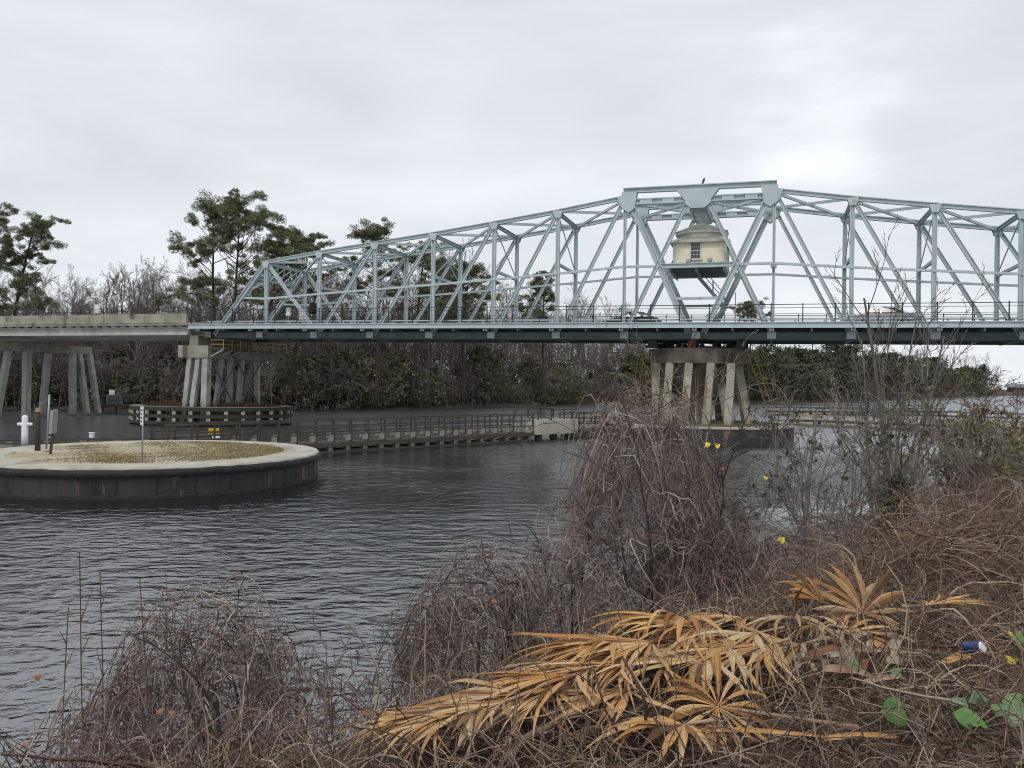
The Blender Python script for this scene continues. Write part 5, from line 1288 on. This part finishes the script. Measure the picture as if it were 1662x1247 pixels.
FR += [
    (1250, 1100, 4.0, R_(217), .05, .1, 0.64, 'palm leaf with frayed tips spread below the middle of the heap', 0.84, 30, .3, .3, None),
    (1215, 1040, 4.6, R_(199), .14, .2, 0.55, 'brown palm leaf along the upper edge of the strip', 0.84, 26, .5, .3, None),
    (1150, 1060, 4.3, R_(224), .10, -.2, 0.64, 'yellowish palm leaf crossing the strip above its middle', 0.75, 26, .4, .3, None),
    (1090, 1110, 3.85, R_(210), .12, .1, 0.61, 'ochre palm leaf draped over the bank edge', 0.93, 28, .7, .3, None),
    (1030, 1125, 3.75, R_(220), .10, .2, 0.61, 'russet palm leaf above the long stick', 0.93, 28, .5, .3, None),
    (975, 1130, 3.7, R_(202), .14, .2, 0.51, 'tan palm leaf hanging over the bank edge left of centre', 1.02, 26, .9, .3, None),
    (905, 1165, 3.5, R_(227), .08, .1, 0.55, 'orange-brown palm leaf near the lower end of the strip', 0.84, 26, .4, .3, None),
    (820, 1195, 3.3, R_(224), .10, .2, 0.51, 'pale tan palm leaf low in the strip', 0.93, 26, .6, .3, None),
    (720, 1222, 3.15, R_(213), .12, .0, 0.39, 'small curled palm leaf ending the strip at lower left', 1.02, 22, .9, .3, None),
    (1330, 1050, 4.6, R_(227), .20, .2, 0.41, 'bent palm leaf hanging off the left side of the heap', 0.75, 20, .5, .2, None),
    (1370, 1062, 4.45, R_(20), .15, .2, .34, 'short palm leaf tucked behind the reddish stalk', 1.2, 18, .4, .2, None),
]
for i, f_ in enumerate(FR):
    frond(f_[0], f_[1], f_[2], f_[3], f_[4], f_[5], f_[6], 400+i, f_[7], fan=f_[8]*(.75 if f_[0] < 1100 and i != 14 else 1), nseg=max(12, int(f_[9]*1.05)), droop=f_[10]*(.55 if f_[0] < 1100 and i != 14 else 1), stalk=f_[11]*(1 if i in (0, 13) else .45), stalk_dir=f_[12])
# broken leaf bases ("boots") and stalk pieces in the heap
def stick(u0, v0, u1, v1, rad, m, label, name='stick', cat='stick', lift0=.05, lift1=.05, group=None, n=6, flat=1.0):
    a, c = lay(u0, v0), lay(u1, v1); a.z += lift0; c.z += lift1; r = random.Random(int(u0+v0))
    b = MB(); pts = [a.lerp(c, k/5)+Vector((r.gauss(0, rad*.6), 0, r.gauss(0, rad*.6))) for k in range(6)]
    pts = [p-a for p in pts]; b.tube(pts, [rad, rad*.95, rad*.85, rad*.8, rad*.75, rad*.6], n)
    o = b.build(name, m, smooth=True); o.location = a; tag(o, label, cat, group); return o
def slab(u0, v0, u1, v1, wd, m, label, lift0=.05, lift1=.05, group=None, curl=.02, name='palm_stalk', cat='palm stalk'):
    """broken, channelled piece of palm stalk: a split strip with ragged ends"""
    a, c = lay(u0, v0), lay(u1, v1); a.z += lift0; c.z += lift1; r = random.Random(int(u0*3+v0)); d = c-a
    side = d.cross(Vector((0, -.6, 1))).normalized(); up = side.cross(d).normalized(); K = 7; V = []; Fq = []
    for k in range(K):
        f = k/(K-1); p = d*f+up*(curl*math.sin(f*3.1)); w_ = wd*(1.0-.35*f)*r.uniform(.8, 1.1)*(.55 if k in (0, K-1) else 1); th = wd*.22
        j = d*(r.uniform(-.04, .04))
        for q_, h_ in ((-1, .35), (-.4, 0), (.35, -.02), (1, .30)): V.append(tuple(p+j*abs(q_)*2+side*(q_*w_)+up*(h_*wd)))
        for q_, h_ in ((1, .30), (.35, -.02), (-.4, 0), (-1, .35)): V.append(tuple(p+side*(q_*w_*.92)+up*(h_*wd-th)))
    for k in range(K-1):
        for q_ in range(8): q2 = (q_+1) % 8; Fq.append((k*8+q_, k*8+q2, k*8+8+q2, k*8+8+q_))
    Fq += [tuple(range(7, -1, -1)), tuple(K*8-8+i for i in range(8))]
    me = bpy.data.meshes.new(name); me.from_pydata(V, [], Fq); me.update(); o = link(name, me, m); o.location = a
    return tag(o, label, cat, group)
gb = 'broken palm stalks in the heap'
for (u0, v0, u1, v1, rad, m, lab) in [
    (1290, 1103, 1470, 1092, .020, M_boot, 'long split pale palm stalk lying across the front of the heap'),
    (1335, 1128, 1420, 1140, .028, M_boot, 'reddish palm stalk piece below the heap, left one'),
    (1400, 1150, 1470, 1142, .020, M_boot, 'reddish palm stalk piece below the heap, right one'),
    (1355, 1060, 1372, 1096, .022, M_boot, 'pale curved palm leaf base left of the reddish stalk'),
    (1403, 1072, 1412, 1095, .026, M_boot, 'stubby pink-brown palm leaf base right of the reddish stalk'),
    (1300, 1080, 1303, 1105, .024, M_boot, 'stubby pink-brown palm leaf base at the left of the heap'),
    (1442, 1085, 1450, 1105, .024, M_boot, 'small red-brown palm leaf base at the right of the heap'),
    (1420, 1062, 1485, 1076, .016, M_boot, 'white-edged palm stalk end pointing right'),
    (1530, 1112, 1575, 1102, .024, M_frond, 'short pale chip of palm stalk beside the blue can'),
    (1344, 1052, 1322, 1085, .018, M_boot, 'pale bent palm stalk end at the left of the heap'),
    (1500, 1078, 1582, 1080, .008, M_rbark, 'thin red-brown twig pointing at the blue can')]:
    if m is M_rbark: stick(u0, v0, u1, v1, rad, m, lab, 'twig', 'twig', .09, .09)
    else: slab(u0, v0, u1, v1, rad*.8, m, lab, .10, .10, gb)
stick(820, 1262, 1003, 1148, .014, M_wood, 'long grey stick lying across the palm leaves', lift0=.06, lift1=.12)
stick(930, 1225, 1042, 1178, .014, M_wood, 'shorter grey stick below the long one', lift0=.05, lift1=.08)
stick(1322, 1180, 1400, 1262, .008, M_wood, 'thin dark stick with green sprouts near the bottom edge', lift0=.12, lift1=.02)
stick(1440, 960, 1580, 900, .010, M_wood, 'pale bare branch lying on the brush at right', 'branch', 'branch', .18, .30)
stick(1530, 930, 1545, 955, .009, M_pbark, 'short forked grey twig on the brush at right', 'twig', 'twig', .3, .25)
slab(1060, 1222, 1350, 1235, .012, M_frond, 'long pale straight palm stalk along the bottom edge', .08, .08)
slab(1340, 1238, 1450, 1236, .014, M_frond, 'short flat pale palm stalk at the bottom edge, right of the star-shaped fan', .08, .08)
rr_ = random.Random(88)
for k, lab in enumerate(['pale', 'whitish', 'pink-brown', 'reddish', 'grey-brown', 'buff', 'cream', 'rusty', 'tan', 'ashy', 'brown', 'straw-coloured', 'chalky', 'russet']):
    u_ = 1300+150*rr_.random(); v_ = 1062+62*rr_.random(); a_ = rr_.uniform(-.9, 2.2); ln_ = rr_.uniform(22, 60)
    col = rr_.choice([(0.34, 0.28, 0.20), (0.26, 0.13, 0.08), (0.20, 0.14, 0.10), (0.42, 0.36, 0.27)]) if lab not in ('reddish', 'rusty', 'russet', 'pink-brown') else (0.24, 0.105, 0.06)
    slab(u_, v_, u_+ln_*math.cos(a_), v_-ln_*.55*math.sin(a_), rr_.uniform(.017, .034), mat('palm_boot_'+lab.replace('-', '_'), col, tuple(c_*.5 for c_ in col), rough=.8, scale=14), lab+' broken palm leaf base jumbled in the heap under the upright fan', .05+.08*rr_.random(), .06+.12*rr_.random(), gb, rr_.uniform(.0, .03))
# blue can
q = lay(1580, 1092); t = thing('drink_can', q, 'blue drink can lying in the brush with its pale end towards the viewer', 'can')
t.location.z += .12; t.rotation_euler = (R_(72), 0, R_(28)); t.scale = (.8, .8, .8)
b = MB(); b.lathe([(.024, -.062), (.031, -.054), (.033, -.045), (.033, .046), (.0315, .052)], (0, 0, 0), 24); b.build('can_body', mat('blue_can_print', (0.02, 0.06, 0.24), (0.035, 0.09, 0.30), rough=.35, scale=30, metal=.3), t, True)
b = MB(); b.lathe([(.0315, .0525), (.028, .060), (.027, .062)], (0, 0, 0), 24); b.lathe([(.0265, .0535), (.026, .055)], (0, 0, 0), 24); b.build('can_end', M_white, t)
q = lay(1196, 1096); b = MB(); b.lathe([(.012, 0), (.018, .012), (.014, .03)], (0, 0, 0), 10); o = b.build('bottle_cap', mat('blue_plastic', (0.10, 0.16, 0.42), rough=.4)); o.location = q+Vector((0, 0, .10)); tag(o, 'small blue plastic cap among the palm leaves', 'bottle cap')
q = lay(1492, 1228); b = MB(); b.tube([(0, 0, -.01), (.005, .03, .012), (.012, .07, .03), (.016, .10, .03)], [.018, .026, .028, .012], 10); o = b.build('shoe_sole', mat('dark_rubber', (0.025, 0.03, 0.035), rough=.5), smooth=True)
o.location = q+Vector((0, 0, .07)); o.scale = (1, 1, .6); tag(o, 'dark grey rubber scrap beside the big green leaf at the bottom edge', 'rubber scrap')

# ---- green vine leaves at lower right, yellow and orange leaves in the vines
def heart(u, v, D, size, m, label, seed, name='vine_leaf', group='green vine leaves', stem=True, up=.6):
    r = random.Random(seed); q = lay(u, v) if stem else at(u, v, D); q.z += .13 if stem else 0
    t = thing(name, q, label, 'leaf', group)
    out_ = [(0, -.05), (.28, -.22), (.55, -.12), (.60, .22), (.42, .60), (.0, 1.0), (-.42, .60), (-.60, .22), (-.55, -.12), (-.28, -.22)]
    nrm = Vector((r.gauss(0, .35), -up+r.gauss(0, .2), .8)).normalized(); ax_ = Vector((r.gauss(0, 1), .3, r.gauss(-.2, .3))); ax_ = (ax_-nrm*ax_.dot(nrm)).normalized(); sd_ = nrm.cross(ax_)
    V = [tuple(ax_*(.30*size))]+[tuple(sd_*(x*size)+ax_*(y*size)+nrm*(-.22*size*abs(x)+r.gauss(0, .03)*size)) for x, y in out_]
    n = len(out_); Fq = [(0, 1+i, 1+(i+1) % n) for i in range(n)]
    V += [tuple(Vector(p)-nrm*.002) for p in V]; Fq += [(n+1, n+2+(i+1) % n, n+2+i) for i in range(n)]
    me = bpy.data.meshes.new('blade'); me.from_pydata(V, [], Fq); me.update()
    for p in me.polygons: p.use_smooth = True
    link('blade', me, m, t)
    if stem:
        gz = bz(q.x, q.y)-q.z; b = MB(); b.tube([(0, 0, 0), (.01, .03, gz*.5), (.02, .02, min(gz, -.03))], .0022, 5); b.build('stem', M_ivy, t)
    return t
IV = [(1463, 1212, 3.2, .085, 0, 'largest green leaf at the bottom edge, beside the dark rubber scrap'), (1385, 1135, 3.8, .045, 0, 'small green leaf in front of the heap'),
      (1460, 1143, 3.75, .040, 1, 'small pale green leaf right of the heap front'), (1555, 1205, 3.25, .065, 1, 'bluish leaf right of the largest green one'),
      (1575, 1185, 3.4, .05, 1, 'bluish leaf just above its twin, below the litter'), (1600, 1192, 3.35, .04, 0, 'bright small green leaf in the lower right patch'),
      (1575, 1228, 3.1, .06, 0, 'green leaf at the bottom edge, left in the lower right patch'), (1635, 1222, 3.15, .07, 1, 'bluish broad leaf near the bottom right corner'),
      (1655, 1195, 3.3, .06, 0, 'green leaf at the right edge of the lower right patch'), (1652, 1085, 4.0, .05, 0, 'green leaf at the right edge right of the blue can'),
      (1620, 1205, 3.25, .045, 0, 'middle green leaf of the lower right patch'), (1590, 1240, 3.05, .045, 0, 'bright green folded leaf on the bottom edge')]
for i, a in enumerate(IV): heart(a[0], a[1], a[2], a[3], (M_ivy, M_ivy2)[a[4]], a[5], 500+i)
heart(1636, 1116, 3.8, .045, M_yleaf, 'round bright yellow leaf below and right of the blue can', 520, 'yellow_leaf', None)
heart(1645, 1075, 4.0, .035, M_yleaf, 'small yellow leaf at the right edge above the green one', 521, 'yellow_leaf', None)
YL = [(1146, 722, 8.9, .052, 'left yellow leaf of the pair hanging before the pivot pier wall'), (1162, 724, 8.9, .058, 'right yellow leaf of the pair hanging before the pivot pier wall'), (1266, 878, 9.6, .075, 'yellow leaf in the brambles left of the pale trunk'),
      (1575, 850, 9.2, .06, 'left yellow leaf low on the brush under the red-brown tree'), (1588, 853, 9.2, .06, 'right yellow leaf low on the brush under the red-brown tree'), (1241, 775, 9.7, .05, 'yellow leaf above the water right of the vine tangle')]
for i, a in enumerate(YL): heart(a[0], a[1], a[2], a[3], M_yleaf, a[4], 540+i, 'yellow_leaf', 'yellow leaves left on the vines', False, 1.0)
OL = [(263, 1155, 5.4, .05, 'orange leaf in the lower left mound, left of its yellow neighbour'), (281, 1158, 5.4, .04, 'orange-yellow leaf in the lower left mound, right of its neighbour'), (1318, 858, 10, .06, 'orange leaf on the pale broken trunk'), (1000, 752, 8.6, .05, 'orange-brown leaf on the tallest vine tangle'), (1174, 762, 9, .06, 'orange leaf right of the tallest vine tangle'),
      (64, 1100, 5.6, .05, 'curled brown leaf hanging at the left of the lower left mound'), (37, 1210, 5.4, .05, 'curled brown leaf low at the left edge'), (800, 975, 7.0, .05, 'brown leaf on the vine mound')]
for i, a in enumerate(OL): heart(a[0], a[1], a[2], a[3]*.75, M_oleaf, a[4], 560+i, 'orange_leaf', 'orange leaves left on the vines', False, 1.0)
